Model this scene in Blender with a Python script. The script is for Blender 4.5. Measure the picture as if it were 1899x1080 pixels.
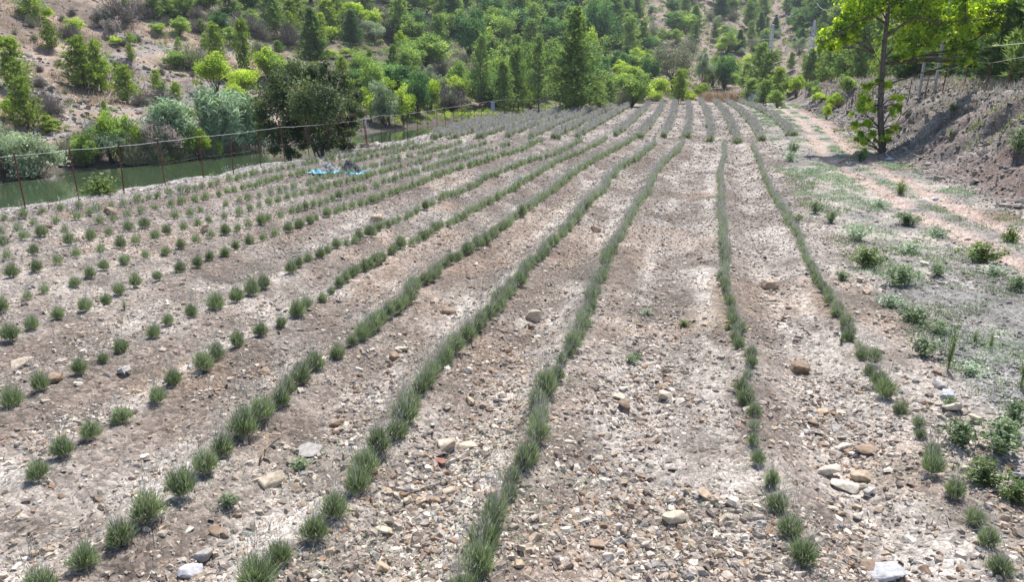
import bpy, math, random
import numpy as np
from mathutils import Vector

for o in list(bpy.data.objects):
    bpy.data.objects.remove(o)
SC = bpy.context.scene
C = SC.collection
R = math.radians

# ------------------------------------------------------------------ camera
CAMH = 4.0
F = 1283.0
CX, CY = 949.5, 540.0
PITCH = R(17.5)
cp, sp = math.cos(PITCH), math.sin(PITCH)
cam = bpy.data.cameras.new("camera")
camo = bpy.data.objects.new("camera", cam)
C.objects.link(camo)
camo.location = (0, 0, CAMH)
camo.rotation_euler = (math.pi / 2 - PITCH, 0, 0)
cam.sensor_width = 36
cam.lens = 36 * F / 1899
cam.clip_start = 0.1
cam.clip_end = 3000
SC.camera = camo
SC.render.resolution_x = 1024
SC.render.resolution_y = 583

# ------------------------------------------------------------------ sky, sun, exposure
SUN_EL, SUN_AZ = R(63), R(20)          # azimuth from +Y towards +X
w = bpy.data.worlds.new("World")
SC.world = w
w.use_nodes = True
nt = w.node_tree
bg = nt.nodes["Background"]
sky = nt.nodes.new("ShaderNodeTexSky")
sky.sky_type = 'NISHITA'
sky.sun_disc = False
sky.sun_elevation = SUN_EL
sky.sun_rotation = SUN_AZ
nt.links.new(sky.outputs[0], bg.inputs[0])
bg.inputs[1].default_value = 0.13
sun = bpy.data.lights.new("sun", 'SUN')
sun.energy = 5.0
sun.angle = R(0.5)
sun.color = (1.0, 0.965, 0.91)
suno = bpy.data.objects.new("sun", sun)
C.objects.link(suno)
sd = Vector((math.sin(SUN_AZ) * math.cos(SUN_EL), math.cos(SUN_AZ) * math.cos(SUN_EL), math.sin(SUN_EL)))
suno.rotation_euler = sd.to_track_quat('Z', 'Y').to_euler()
suno.location = (20, 40, 60)
SC.view_settings.view_transform = 'Standard'
SC.view_settings.look = 'None'
SC.view_settings.gamma = 1
SC.view_settings.exposure = 0.66
SC.cycles.max_bounces = 6
SC.cycles.diffuse_bounces = 3
SC.cycles.glossy_bounces = 2
SC.cycles.transmission_bounces = 3
SC.cycles.transparent_max_bounces = 4
SC.cycles.volume_bounces = 0

# ------------------------------------------------------------------ numeric helpers
def hsh(ix, iy, s):
    h = (ix.astype(np.int64) * 374761393 + iy.astype(np.int64) * 668265263 + s * 1442695041) & 0xffffffff
    h = ((h ^ (h >> 13)) * 1274126177) & 0xffffffff
    h = h ^ (h >> 16)
    return (h & 0xffffff) / float(0xffffff)

def vnoise(x, y, s=0):
    x = np.asarray(x, float); y = np.asarray(y, float)
    ix = np.floor(x); iy = np.floor(y)
    fx = x - ix; fy = y - iy
    fx = fx * fx * (3 - 2 * fx); fy = fy * fy * (3 - 2 * fy)
    a = hsh(ix, iy, s); b = hsh(ix + 1, iy, s); c = hsh(ix, iy + 1, s); d = hsh(ix + 1, iy + 1, s)
    return (a * (1 - fx) + b * fx) * (1 - fy) + (c * (1 - fx) + d * fx) * fy - 0.5

def fbm(x, y, s=0, o=4, g=0.5):
    r = 0; a = 1.0
    for k in range(o):
        r = r + a * vnoise(x * 2 ** k + 17.3 * k, y * 2 ** k - 9.1 * k, s + k)
        a *= g
    return r

def sst(a, b, x):
    t = np.clip((x - a) / (b - a), 0, 1)
    return t * t * (3 - 2 * t)

def plane_pt(px, py, h=0.0):
    """pixel -> world point on the plane z=h"""
    d = sp - cp * (CY - py) / F
    z = (CAMH - h) / d
    return z * (px - CX) / F, z * (cp + sp * (CY - py) / F)

def at_depth(px, py, z):
    v = (CY - py) / F
    return z * (px - CX) / F, z * (cp + sp * v), CAMH + z * (cp * v - sp)

def xinterp(y, ys, xs):
    """linear interpolation with linear extrapolation"""
    y = np.asarray(y, float)
    r = np.interp(y, ys, xs)
    a = (xs[1] - xs[0]) / (ys[1] - ys[0]); b = (xs[-1] - xs[-2]) / (ys[-1] - ys[-2])
    r = np.where(y < ys[0], xs[0] + a * (y - ys[0]), r)
    return np.where(y > ys[-1], xs[-1] + b * (y - ys[-1]), r)

# ------------------------------------------------------------------ traced lines of the place
ROWPX = {
 2: [(1900,1125),(1862,1078),(1840,1040),(1805,970),(1770,920),(1730,870),(1718,830),(1700,795),(1668,765),(1640,735),(1615,690),(1598,655),(1575,625),(1550,580),(1525,540),(1495,480),(1480,445),(1455,400),(1430,355),(1415,325),(1405,291),(1393,270)],
 1: [(1535,1125),(1505,1075),(1455,990),(1440,930),(1432,880),(1408,835),(1398,790),(1382,735),(1385,680),(1368,630),(1355,590),(1345,540),(1345,500),(1343,450),(1338,400),(1338,357),(1335,321),(1344,289),(1343,266)],
 0: [(868,1125),(895,1065),(915,980),(945,920),(965,870),(990,820),(1003,750),(1033,707),(1053,660),(1070,617),(1086,583),(1096,550),(1113,517),(1126,487),(1133,463),(1156,433),(1168,405),(1182,382),(1203,357),(1213,327),(1233,301),(1258,281),(1268,263)],
 -1: [(455,1110),(533,1040),(587,997),(635,935),(670,885),(705,845),(740,800),(773,745),(806,707),(820,683),(846,653),(866,630),(896,600),(920,580),(933,557),(953,533),(980,500),(1003,477),(1026,453),(1043,437),(1069,407),(1086,382),(1112,362),(1132,332),(1152,311),(1190,289),(1215,268)],
 -2: [(55,1120),(120,1075),(153,1047),(230,997),(290,953),(347,910),(390,860),(447,813),(497,770),(533,730),(597,683),(640,650),(693,613),(743,573),(783,527),(810,507),(836,490),(883,463),(926,430),(966,400),(1016,362),(1046,339),(1081,311),(1114,294),(1152,273),(1177,258)],
 -3: [(-40,945),(13,913),(67,887),(137,833),(213,783),(277,750),(323,712),(390,673),(455,637),(497,620),(560,580),(613,547),(653,513),(693,493),(743,460),(776,450),(806,430),(846,413),(884,390),(925,367),(950,354),(985,332),(1011,316),(1051,294),(1092,278),(1124,258)],
 -4: [(-40,785),(20,753),(80,727),(127,703),(177,680),(217,660),(263,637),(307,617),(337,597),(377,583),(413,570),(457,547),(500,530),(553,500),(617,463),(677,443),(725,418),(761,402),(786,387),(824,370),(859,357),(905,332),(950,314),(985,299),(1026,289),(1079,263)],
 -5: [(-40,655),(10,635),(53,615),(103,590),(167,573),(213,553),(253,533),(290,520),(330,507),(367,493),(433,467),(477,450),(525,433),(572,415),(614,401),(648,387),(684,378),(721,363),(763,348),(811,329),(854,315),(905,300),(955,284),(1003,263)],
 -6: [(-40,590),(13,570),(60,550),(123,530),(187,503),(253,483),(310,467),(363,450),(408,437),(457,422),(497,410),(542,395),(589,381),(628,368),(681,352),(740,332),(791,317),(842,301),(905,281),(943,270)],
 -7: [(-40,530),(10,517),(73,500),(140,480),(213,460),(280,443),(337,425),(402,407),(478,387),(548,365),(604,349),(653,338),(695,325),(766,306),(842,285),(905,266)],
 -8: [(-40,497),(27,480),(108,462),(160,445),(230,428),(290,413),(317,407),(400,385),(494,362),(547,347),(611,329),(682,313),(756,294),(857,267)],
 -9: [(-40,465),(5,457),(67,440),(120,433),(170,420),(215,407),(257,397),(298,387),(359,374),(415,360),(470,347),(548,325),(606,315),(697,292),(804,267)],
 -10: [(-40,443),(5,435),(59,422),(88,415),(149,405),(172,398),(197,388),(243,381),(301,364),(354,353),(390,345),(470,326),(548,310),(606,299),(690,282),(766,267)],
 -11: [(-40,420),(10,407),(43,402),(109,392),(180,383)],
}
ROWS = {k: np.array([plane_pt(*p) for p in v]) for k, v in ROWPX.items()}
UPPX = [[(1465,252),(1428,217),(1372,191)],[(1410,260),(1385,222),(1347,190)],[(1365,260),(1349,222),(1324,189)],[(1318,257),(1314,222),(1296,188)],
        [(1272,256),(1278,222),(1274,190)],[(1231,255),(1246,222),(1250,190)],[(1185,255),(1214,222),(1228,193)],[(1142,252),(1178,222),(1204,194)],
        [(1071,254),(1127,222),(1168,197)],[(1028,255),(1089,225),(1142,199)],[(985,255),(1059,222),(1113,202)],[(940,255),(1018,224),(1078,207)],
        [(890,256),(975,227),(1040,210)],[(845,256),(930,230),(1000,213)],[(808,258),(890,234),(958,217)],[(842,244),(880,233),(915,224)]]
UP = [np.array([plane_pt(*p) for p in v]) for v in UPPX]

FENCE = np.array([plane_pt(*p) for p in [(47,386),(147,374),(230,357),(307,344),(377,328),(433,324),(484,309),(529,301),(574,296),(613,290),(648,284),(678,275),(708,267),(756,262),(794,252),(842,239),(881,228),(924,221),(1000,213),(1076,206),(1200,195),(1300,188.5)]])
def fence_x(y):
    return xinterp(y, np.concatenate(([0.], FENCE[:, 1])), np.concatenate(([-24.], FENCE[:, 0])))
_f = np.argsort(FENCE[:, 1]); FENCE = FENCE[_f]
BX_Y = np.array([0, 10, 19.6, 27, 34.8, 45, 60, 90, 121.])
BX_X = np.array([12.5, 13.2, 14.6, 16.4, 18.3, 21.9, 27.2, 36, 42.])

KN = {  # hill profiles: first entry shore (depth, height), then (py, depth)
 -900: [(30,-2.4),(220,38),(120,48),(105,51),(0,66)],
 0:   [(43,-2.4),(220,53),(120,66),(105,69),(0,86)],
 300: [(52,-2.4),(200,68),(100,88),(88,92),(0,115)],
 450: [(58,-2.4),(190,77),(104,100),(94,106),(0,135)],
 600: [(70,-2.4),(160,92),(108,116),(98,125),(0,160)],
 750: [(84,-2.4),(160,105),(108,133),(98,143),(0,188)],
 900: [(108,-1.2),(160,122),(113,148),(100,160),(0,215)],
 1200:[(135,-1.2),(145,158),(106,185),(97,200),(0,280)],
 1400:[(150,-.8),(150,172),(112,205),(98,222),(0,320)],
 1600:[(108,2.),(140,125),(112,148),(92,162),(0,235)],
 1899:[(48,3.7),(135,58),(115,72),(92,84),(0,115)],
 2600:[(36,3.7),(135,42),(115,52),(92,60),(0,86)]}
_t, _ky, _kz = [], [], []
for px, kn in KN.items():
    ys, zs = [], []
    z0, h0 = kn[0]
    ys += [z0 - 4, z0]; zs += [(-4.0 if h0 < -2 else -5.0 if px >= 1600 else h0 - 0.1), h0]
    for (py, z) in kn[1:]:
        X, Y, Z = at_depth(px, py, z)
        ys.append(Y); zs.append(Z)
    ys += [ys[-1] + 60, ys[-1] + 200]; zs += [zs[-1] + 22, zs[-1] + 50]
    _t.append((px - CX) / F / 1.0); _ky.append(ys); _kz.append(zs)
_t = np.array(_t); _ky = np.array(_ky); _kz = np.array(_kz)

def hill_h(x, y):
    yy = np.maximum(y, 1.0)
    t = np.clip(x / yy, _t[0], _t[-1])
    K = _ky.shape[1]
    ky = [np.interp(t, _t, _ky[:, k]) for k in range(K)]
    kz = [np.interp(t, _t, _kz[:, k]) for k in range(K)]
    h = kz[0].copy()
    for k in range(K - 1):
        u = np.clip((yy - ky[k]) / (ky[k + 1] - ky[k]), 0, 1)
        h = np.where(yy >= ky[k], kz[k] * (1 - u) + kz[k + 1] * u, h)
    away = sst(0, 14, yy - ky[1])
    n = fbm(x / 13, y / 13, 5, 4) * 2.2 + fbm(x / 2.6, y / 2.6, 9, 3) * 0.5
    return h + n * (0.12 + 0.88 * away) * sst(-2, 3, yy - ky[0])

_rk = sorted(ROWS)
def lane_phase(x, y):
    xs = np.stack([xinterp(y, ROWS[k][:, 1], ROWS[k][:, 0]) for k in _rk])   # ascending x
    d = x[None] - xs
    left = np.where(d >= 0, d, 1e9).min(0)
    right = np.where(d < 0, -d, 1e9).min(0)
    return left, right

def near_h(x, y, micro=True):
    x = np.asarray(x, float); y = np.asarray(y, float)
    fx = fence_x(y)
    sl = np.where(y > 62, 0.78, 0.93)
    s = (x - fx) * sl
    floor = np.where(y > 70, -1.3, -3.9)
    floor = -3.9 + 2.6 * sst(88, 98, y)
    out = np.maximum(floor, -np.maximum(0, -s - 0.7) * 0.55)
    end = -1.3 * sst(103, 114, y)
    h = np.where(s < -0.7, out, 0.0)
    d = (x - np.interp(y, BX_Y, BX_X)) * 0.93
    gul = fbm(y / 1.4 + x * .1, x / 7, 31, 3) * 1.5
    dd = d + gul * sst(0, 2, d)
    top = 3.75 - 0.008 * y
    bank = top * sst(-0.3, 5.2, dd) * 0.9 + top * .1 * sst(0, 9, dd) + 0.05 * np.maximum(0, d - 6)
    bank = bank * (1 - 0.5 * sst(95, 130, y))
    h = np.where(d > -0.4, np.maximum(h, bank), h)
    h = h + np.where(d < 0, end, 0)
    if micro:
        rr_ = np.hypot(x, y)
        fine = fbm(x / .5, y / .5, 2, 3) * 0.06 + fbm(x / 2.5, y / 2.5, 3, 2) * 0.055 + np.abs(fbm(x / .11, y / .11, 6, 3)) * .055 * (1 - sst(9, 26, rr_) * .6)
        l, r = lane_phase(x, y)
        inl = (l < 3.2) & (r < 3.2) & (y < 46)
        ph = np.where(inl, l / (l + r + 1e-6), 0)
        fur = np.where(inl, 0.10 * (np.cos(2 * np.pi * ph) - 1), 0)
        wt = 1 - sst(45, 90, y) * .6
        h = h + (fine - .02) * wt + fur
        h = h + np.where(d > 0.3, fbm(x / .8, y / .8, 8, 4, .6) * .42 * sst(.3, 2, d), 0)
        # two worn wheel tracks in the lane below the bank
        ctr = np.interp(y, BX_Y, BX_X) - 1.9
        for off in (-.75, .75):
            h = h - 0.06 * np.exp(-((x - ctr - off) / .28) ** 2)
    return h

def H(x, y):
    x = np.atleast_1d(np.asarray(x, float)); y = np.atleast_1d(np.asarray(y, float))
    return np.maximum(near_h(x, y), hill_h(x, y))

_zs = 2.0 * 1.006 ** np.arange(900)
def ray(px, py):
    """first terrain hit along the view ray through photograph pixel (px, py)"""
    v = (CY - py) / F
    X = _zs * (px - CX) / F; Y = _zs * (cp + sp * v); Z = CAMH + _zs * (cp * v - sp)
    hit = np.nonzero(H(X, Y) >= Z)[0]
    if len(hit) == 0:
        return None
    i = hit[0]
    return float(X[i]), float(Y[i]), float(H(X[i], Y[i])[0]), float(_zs[i])

# ------------------------------------------------------------------ mesh helpers
def mesh_np(name, V, Fs, mat=None, attrs=None, smooth=False):
    """Fs: list of int arrays (m,k)"""
    me = bpy.data.meshes.new(name)
    V = np.asarray(V, np.float32)
    me.vertices.add(len(V)); me.vertices.foreach_set('co', V.ravel())
    if not isinstance(Fs, list): Fs = [Fs]
    loops = np.concatenate([f.ravel() for f in Fs]).astype(np.int32)
    tot = np.concatenate([np.full(len(f), f.shape[1]) for f in Fs])
    st = np.concatenate(([0], np.cumsum(tot)[:-1])).astype(np.int32)
    me.loops.add(len(loops)); me.loops.foreach_set('vertex_index', loops)
    me.polygons.add(len(tot)); me.polygons.foreach_set('loop_start', st)
    me.polygons.foreach_set('use_smooth', np.full(len(tot), smooth))
    me.update(calc_edges=True)
    for an, arr in (attrs or {}).items():
        arr = np.asarray(arr, np.float32)
        if arr.ndim == 1:
            a = me.attributes.new(an, 'FLOAT', 'POINT'); a.data.foreach_set('value', arr)
        else:
            a = me.attributes.new(an, 'FLOAT_COLOR', 'POINT')
            c4 = np.ones((len(arr), 4), np.float32); c4[:, :3] = arr
            a.data.foreach_set('color', c4.ravel())
    if mat: me.materials.append(mat)
    return me

def obj(name, me, parent=None):
    o = bpy.data.objects.new(name, me)
    C.objects.link(o)
    if parent: o.parent = parent
    return o

def empty(name, loc=(0, 0, 0)):
    o = bpy.data.objects.new(name, None)
    o.empty_display_size = .2
    C.objects.link(o); o.location = loc
    return o

def tag(o, label, cat, group=None, kind=None):
    if label: o['label'] = label
    if cat: o['category'] = cat
    if group: o['group'] = group
    if kind: o['kind'] = kind
    return o

class Geo:
    """collects arrays of triangles/quads into one mesh"""
    def __init__(s): s.V = []; s.T = []; s.Q = []; s.A = []; s.n = 0
    def add(s, V, T=None, Q=None, a=0.5):
        V = np.asarray(V, float)
        if T is not None and len(T): s.T.append(np.asarray(T) + s.n)
        if Q is not None and len(Q): s.Q.append(np.asarray(Q) + s.n)
        a = np.asarray(a, float)
        if a.ndim == 0: a = np.full(len(V), float(a))
        s.V.append(V); s.A.append(a); s.n += len(V)
    def mesh(s, name, mat, attr='tint', smooth=False):
        Fs = []
        if s.T: Fs.append(np.concatenate(s.T))
        if s.Q: Fs.append(np.concatenate(s.Q))
        return mesh_np(name, np.concatenate(s.V), Fs, mat, {attr: np.concatenate(s.A)}, smooth)

def tube(g, pts, rad, k=7, a=0.5, cap=True):
    pts = np.asarray(pts, float); rad = np.broadcast_to(np.asarray(rad, float), (len(pts),))
    d = np.gradient(pts, axis=0); d /= np.linalg.norm(d, axis=1)[:, None] + 1e-9
    ref = np.array([0.13, 0.21, 1.0]) if abs(d[0][2]) < .8 else np.array([1., .1, 0.])
    u = np.cross(d, ref); u /= np.linalg.norm(u, axis=1)[:, None] + 1e-9
    v = np.cross(d, u)
    an = np.arange(k) / k * 2 * np.pi
    V = pts[:, None] + rad[:, None, None] * (np.cos(an)[None, :, None] * u[:, None] + np.sin(an)[None, :, None] * v[:, None])
    V = V.reshape(-1, 3)
    Q = []
    for i in range(len(pts) - 1):
        for j in range(k):
            Q.append((i * k + j, i * k + (j + 1) % k, (i + 1) * k + (j + 1) % k, (i + 1) * k + j))
    T = []
    if cap:
        n = len(V); V = np.vstack([V, pts[:1], pts[-1:]])
        for j in range(k):
            T.append((n, (j + 1) % k, j)); b = (len(pts) - 1) * k
            T.append((n + 1, b + j, b + (j + 1) % k))
    g.add(V, T, Q, a)

def box(g, c, s, a=.5, rz=0):
    c = np.array(c, float); s = np.array(s, float) / 2
    P = np.array([[x, y, z] for z in (-1, 1) for (x, y) in ((-1, -1), (1, -1), (1, 1), (-1, 1))], float) * s
    co, si = math.cos(rz), math.sin(rz)
    P = np.stack([P[:, 0] * co - P[:, 1] * si, P[:, 0] * si + P[:, 1] * co, P[:, 2]], 1) + c
    g.add(P, None, [(0, 3, 2, 1), (4, 5, 6, 7), (0, 1, 5, 4), (1, 2, 6, 5), (2, 3, 7, 6), (3, 0, 4, 7)], a)

def rdirs(rng, n):
    v = rng.normal(size=(n, 3)); return v / np.linalg.norm(v, axis=1)[:, None]

def leaves(g, P, size, rng, aspect=.55, up=0.3, a=None):
    """rhombic leaves centred on P"""
    n = len(P)
    if n == 0: return
    nrm = rdirs(rng, n); nrm[:, 2] += up; nrm /= np.linalg.norm(nrm, axis=1)[:, None]
    r = rdirs(rng, n)
    u = np.cross(nrm, r); u /= np.linalg.norm(u, axis=1)[:, None] + 1e-9
    v = np.cross(nrm, u)
    s = (size * rng.uniform(.6, 1.3, n))[:, None]
    V = np.stack([P - u * s, P + v * s * aspect - nrm * s * .15, P + u * s, P - v * s * aspect - nrm * s * .15], 1).reshape(-1, 3)
    i = np.arange(n)[:, None] * 4
    T = np.concatenate([i + np.array([0, 1, 2]), i + np.array([0, 2, 3])])
    a = rng.uniform(0, 1, n) if a is None else np.clip(a + rng.uniform(-.2, .2, n), 0, 1)
    g.add(V, T, None, np.repeat(a, 4))

def blades(g, P, D, L, W, rng, bend=0.3, a=None):
    """thin two-segment blades from P along D, drooping outward"""
    n = len(P)
    D = D / (np.linalg.norm(D, axis=1)[:, None] + 1e-9)
    L = np.broadcast_to(L, (n,))[:, None]; W = np.broadcast_to(W, (n,))[:, None]
    r = rdirs(rng, n); s = np.cross(D, r); s /= np.linalg.norm(s, axis=1)[:, None] + 1e-9
    out = D * np.array([1, 1, 0]); 
    m = P + D * L * .55
    D2 = D + bend * out - np.array([0, 0, 1]) * bend * .35
    D2 /= np.linalg.norm(D2, axis=1)[:, None] + 1e-9
    tip = m + D2 * L * .45
    V = np.stack([P - s * W * .5, P + s * W * .5, m - s * W * .45, m + s * W * .45, tip], 1).reshape(-1, 3)
    i = np.arange(n)[:, None] * 5
    T = np.concatenate([i + np.array([0, 1, 3]), i + np.array([0, 3, 2]), i + np.array([2, 3, 4])])
    a = rng.uniform(0, 1, n) if a is None else np.broadcast_to(a, (n,))
    g.add(V, T, None, np.repeat(a, 5))

# ------------------------------------------------------------------ materials
def nodes(m):
    m.use_nodes = True
    nt = m.node_tree
    return nt, nt.nodes, nt.links, nt.nodes["Principled BSDF"]

def foliage_mat(name, dark, mid, light, trans=.35, rough=.6, tcol=None, spec=.25, gain=1.45):
    dark, mid, light = [[min(.7, c * gain) for c in k] for k in (dark, mid, light)]
    m = bpy.data.materials.new(name)
    nt, N, L, b = nodes(m)
    at = N.new("ShaderNodeAttribute"); at.attribute_name = 'tint'
    oi = N.new("ShaderNodeObjectInfo")
    tc = N.new("ShaderNodeTexCoord")
    ns = N.new("ShaderNodeTexNoise"); ns.inputs['Scale'].default_value = 1.3; ns.inputs['Detail'].default_value = 3
    L.new(tc.outputs['Object'], ns.inputs['Vector'])
    m1 = N.new("ShaderNodeMath"); m1.operation = 'MULTIPLY_ADD'; m1.inputs[1].default_value = .95; m1.inputs[2].default_value = -.28
    L.new(at.outputs['Fac'], m1.inputs[0])
    m2 = N.new("ShaderNodeMath"); m2.operation = 'MULTIPLY_ADD'; m2.inputs[1].default_value = .45
    L.new(ns.outputs['Fac'], m2.inputs[0]); L.new(m1.outputs[0], m2.inputs[2])
    m3 = N.new("ShaderNodeMath"); m3.operation = 'MULTIPLY_ADD'; m3.inputs[1].default_value = .2
    m3.inputs[1].default_value = .3
    L.new(oi.outputs['Random'], m3.inputs[0]); L.new(m2.outputs[0], m3.inputs[2])
    cr = N.new("ShaderNodeValToRGB")
    cr.color_ramp.elements[0].color = (*dark, 1); cr.color_ramp.elements[1].color = (*light, 1)
    cr.color_ramp.elements[0].position = .1; cr.color_ramp.elements[1].position = .95
    e = cr.color_ramp.elements.new(.5); e.color = (*mid, 1)
    L.new(m3.outputs[0], cr.inputs[0])
    L.new(cr.outputs[0], b.inputs['Base Color'])
    b.inputs['Roughness'].default_value = rough
    b.inputs['Specular IOR Level'].default_value = spec
    if trans > 0:
        t = N.new("ShaderNodeBsdfTranslucent")
        mx = N.new("ShaderNodeMix"); mx.data_type = 'RGBA'; mx.blend_type = 'MULTIPLY'; mx.inputs[0].default_value = 1
        L.new(cr.outputs[0], mx.inputs[6]); mx.inputs[7].default_value = (*(tcol or (1.5, 1.6, .7)), 1)
        L.new(mx.outputs[2], t.inputs['Color'])
        ms = N.new("ShaderNodeMixShader"); ms.inputs[0].default_value = trans
        L.new(b.outputs[0], ms.inputs[1]); L.new(t.outputs[0], ms.inputs[2])
        L.new(ms.outputs[0], N['Material Output'].inputs['Surface'])
    return m

def simple_mat(name, c1, c2, scale=8, rough=.8, metal=0, bump=.2, stretch=None):
    m = bpy.data.materials.new(name)
    nt, N, L, b = nodes(m)
    tc = N.new("ShaderNodeTexCoord"); mp = N.new("ShaderNodeMapping")
    if stretch: mp.inputs['Scale'].default_value = stretch
    ns = N.new("ShaderNodeTexNoise"); ns.inputs['Scale'].default_value = scale; ns.inputs['Detail'].default_value = 6
    cr = N.new("ShaderNodeValToRGB")
    cr.color_ramp.elements[0].color = (*c1, 1); cr.color_ramp.elements[1].color = (*c2, 1)
    cr.color_ramp.elements[0].position = .35; cr.color_ramp.elements[1].position = .65
    L.new(tc.outputs['Object'], mp.inputs[0]); L.new(mp.outputs[0], ns.inputs['Vector'])
    L.new(ns.outputs['Fac'], cr.inputs[0]); L.new(cr.outputs[0], b.inputs['Base Color'])
    bp = N.new("ShaderNodeBump"); bp.inputs['Strength'].default_value = bump; bp.inputs['Distance'].default_value = .02
    L.new(ns.outputs['Fac'], bp.inputs['Height']); L.new(bp.outputs[0], b.inputs['Normal'])
    b.inputs['Roughness'].default_value = rough; b.inputs['Metallic'].default_value = metal
    return m

M = {}
M['pine'] = foliage_mat('pine needles', (.04, .06, .02), (.115, .155, .04), (.23, .28, .075), .35, gain=2.0)
M['darkpine'] = foliage_mat('dark pine needles', (.02, .042, .022), (.05, .085, .04), (.095, .14, .06), .25, gain=2.2)
M['greenpine'] = foliage_mat('pine needles green', (.03, .055, .022), (.088, .130, .048), (.19, .24, .095), .32, gain=2.1)
M['broad'] = foliage_mat('broad leaves', (.03, .05, .018), (.090, .135, .038), (.20, .25, .085), .35, gain=2.15)
M['lime'] = foliage_mat('lime leaves', (.09, .13, .02), (.20, .27, .04), (.36, .42, .09), .42, gain=1.5)
M['plane'] = foliage_mat('plane tree leaves', (.055, .10, .018), (.14, .21, .03), (.32, .40, .07), .5, tcol=(2.4, 2.2, .5), gain=1.9)
M['oak'] = foliage_mat('dark oak leaves', (.018, .028, .014), (.045, .062, .028), (.11, .13, .055), .18, gain=2.35)
M['olive'] = foliage_mat('grey green leaves', (.09, .12, .075), (.19, .235, .15), (.34, .39, .28), .3, tcol=(1.2, 1.3, .8), gain=1.35)
M['deep'] = foliage_mat('deep green leaves', (.02, .05, .022), (.05, .10, .04), (.10, .165, .06), .28, gain=2.1)
M['brush'] = foliage_mat('dry brush', (.09, .078, .07), (.17, .15, .135), (.27, .245, .215), .15, tcol=(1, 1, 1), gain=1.0)
M['greenbrush'] = foliage_mat('grey green brush', (.09, .09, .06), (.16, .165, .105), (.27, .27, .18), .2, tcol=(1, 1.1, .8))
M['reed'] = foliage_mat('reed leaves', (.11, .16, .10), (.23, .31, .20), (.42, .50, .38), .35, rough=.4, spec=.5, tcol=(1.2, 1.3, .9), gain=1.3)
M['oleander'] = foliage_mat('oleander', (.06, .075, .05), (.15, .17, .12), (.40, .30, .30), .25, tcol=(1, 1, 1))
M['weed'] = foliage_mat('weed leaves', (.06, .095, .04), (.13, .175, .075), (.24, .29, .13), .38, gain=1.1)
M['paleweed'] = foliage_mat('pale weed leaves', (.11, .15, .10), (.22, .27, .19), (.38, .43, .33), .3, tcol=(1.2, 1.3, .9))
M['verge'] = foliage_mat('dusty weed leaves', (.06, .085, .045), (.12, .16, .09), (.22, .27, .16), .3, tcol=(1.2, 1.3, .8))
M['drygrass'] = foliage_mat('dry grass', (.24, .18, .12), (.40, .31, .22), (.58, .48, .36), .3, tcol=(1.1, 1, .8), gain=1.0)
M['greygrass'] = foliage_mat('grey straw', (.24, .22, .19), (.38, .35, .31), (.56, .53, .47), .3, tcol=(1.1, 1, .9), gain=1.0)
M['lav'] = foliage_mat('lavender foliage', (.07, .09, .052), (.135, .17, .095), (.25, .29, .18), .3, tcol=(1.2, 1.3, .8), gain=1.7)
M['lavtip'] = foliage_mat('lavender spikes', (.22, .22, .17), (.36, .35, .30), (.50, .47, .44), .3, tcol=(1, 1, 1), gain=1.0)
M['bark'] = simple_mat('bark', (.06, .045, .035), (.17, .13, .10), 14, .9, bump=.6, stretch=(1, 1, .25))
M['palebark'] = simple_mat('pale bark', (.22, .19, .15), (.40, .36, .30), 10, .85, bump=.4)
M['rust'] = simple_mat('rusty iron', (.11, .035, .025), (.24, .09, .06), 20, .85, bump=.3)
M['wire'] = simple_mat('pale wire', (.42, .41, .39), (.55, .54, .52), 30, .6)
M['wood'] = simple_mat('weathered wood', (.16, .10, .065), (.42, .29, .19), 12, .85, bump=.5, stretch=(1, 1, .2))
M['white'] = simple_mat('white sign paint', (.74, .74, .73), (.82, .82, .81), 5, .5, bump=.02)
M['red'] = simple_mat('red sign paint', (.55, .03, .05), (.62, .05, .08), 5, .5, bump=.02)
M['ink'] = simple_mat('dark sign paint', (.03, .03, .035), (.05, .05, .055), 5, .5, bump=.02)
M['bluesheet'] = simple_mat('blue plastic', (.04, .30, .50), (.09, .46, .62), 6, .35, bump=.5)
M['darkcloth'] = simple_mat('dark cloth', (.02, .02, .03), (.07, .065, .085), 9, .9, bump=.5)
M['greycloth'] = simple_mat('grey net', (.16, .16, .16), (.34, .33, .34), 20, .9, bump=.7)
M['greybox'] = simple_mat('grey blue box', (.20, .26, .34), (.27, .33, .42), 8, .6)
M['steel'] = simple_mat('galvanised steel', (.42, .46, .52), (.55, .60, .66), 8, .5, metal=.3)
M['concrete'] = simple_mat('pale concrete', (.34, .345, .355), (.46, .465, .475), 8, .8)
M['bottle'] = simple_mat('pale plastic', (.55, .62, .75), (.70, .75, .85), 6, .3)

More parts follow.
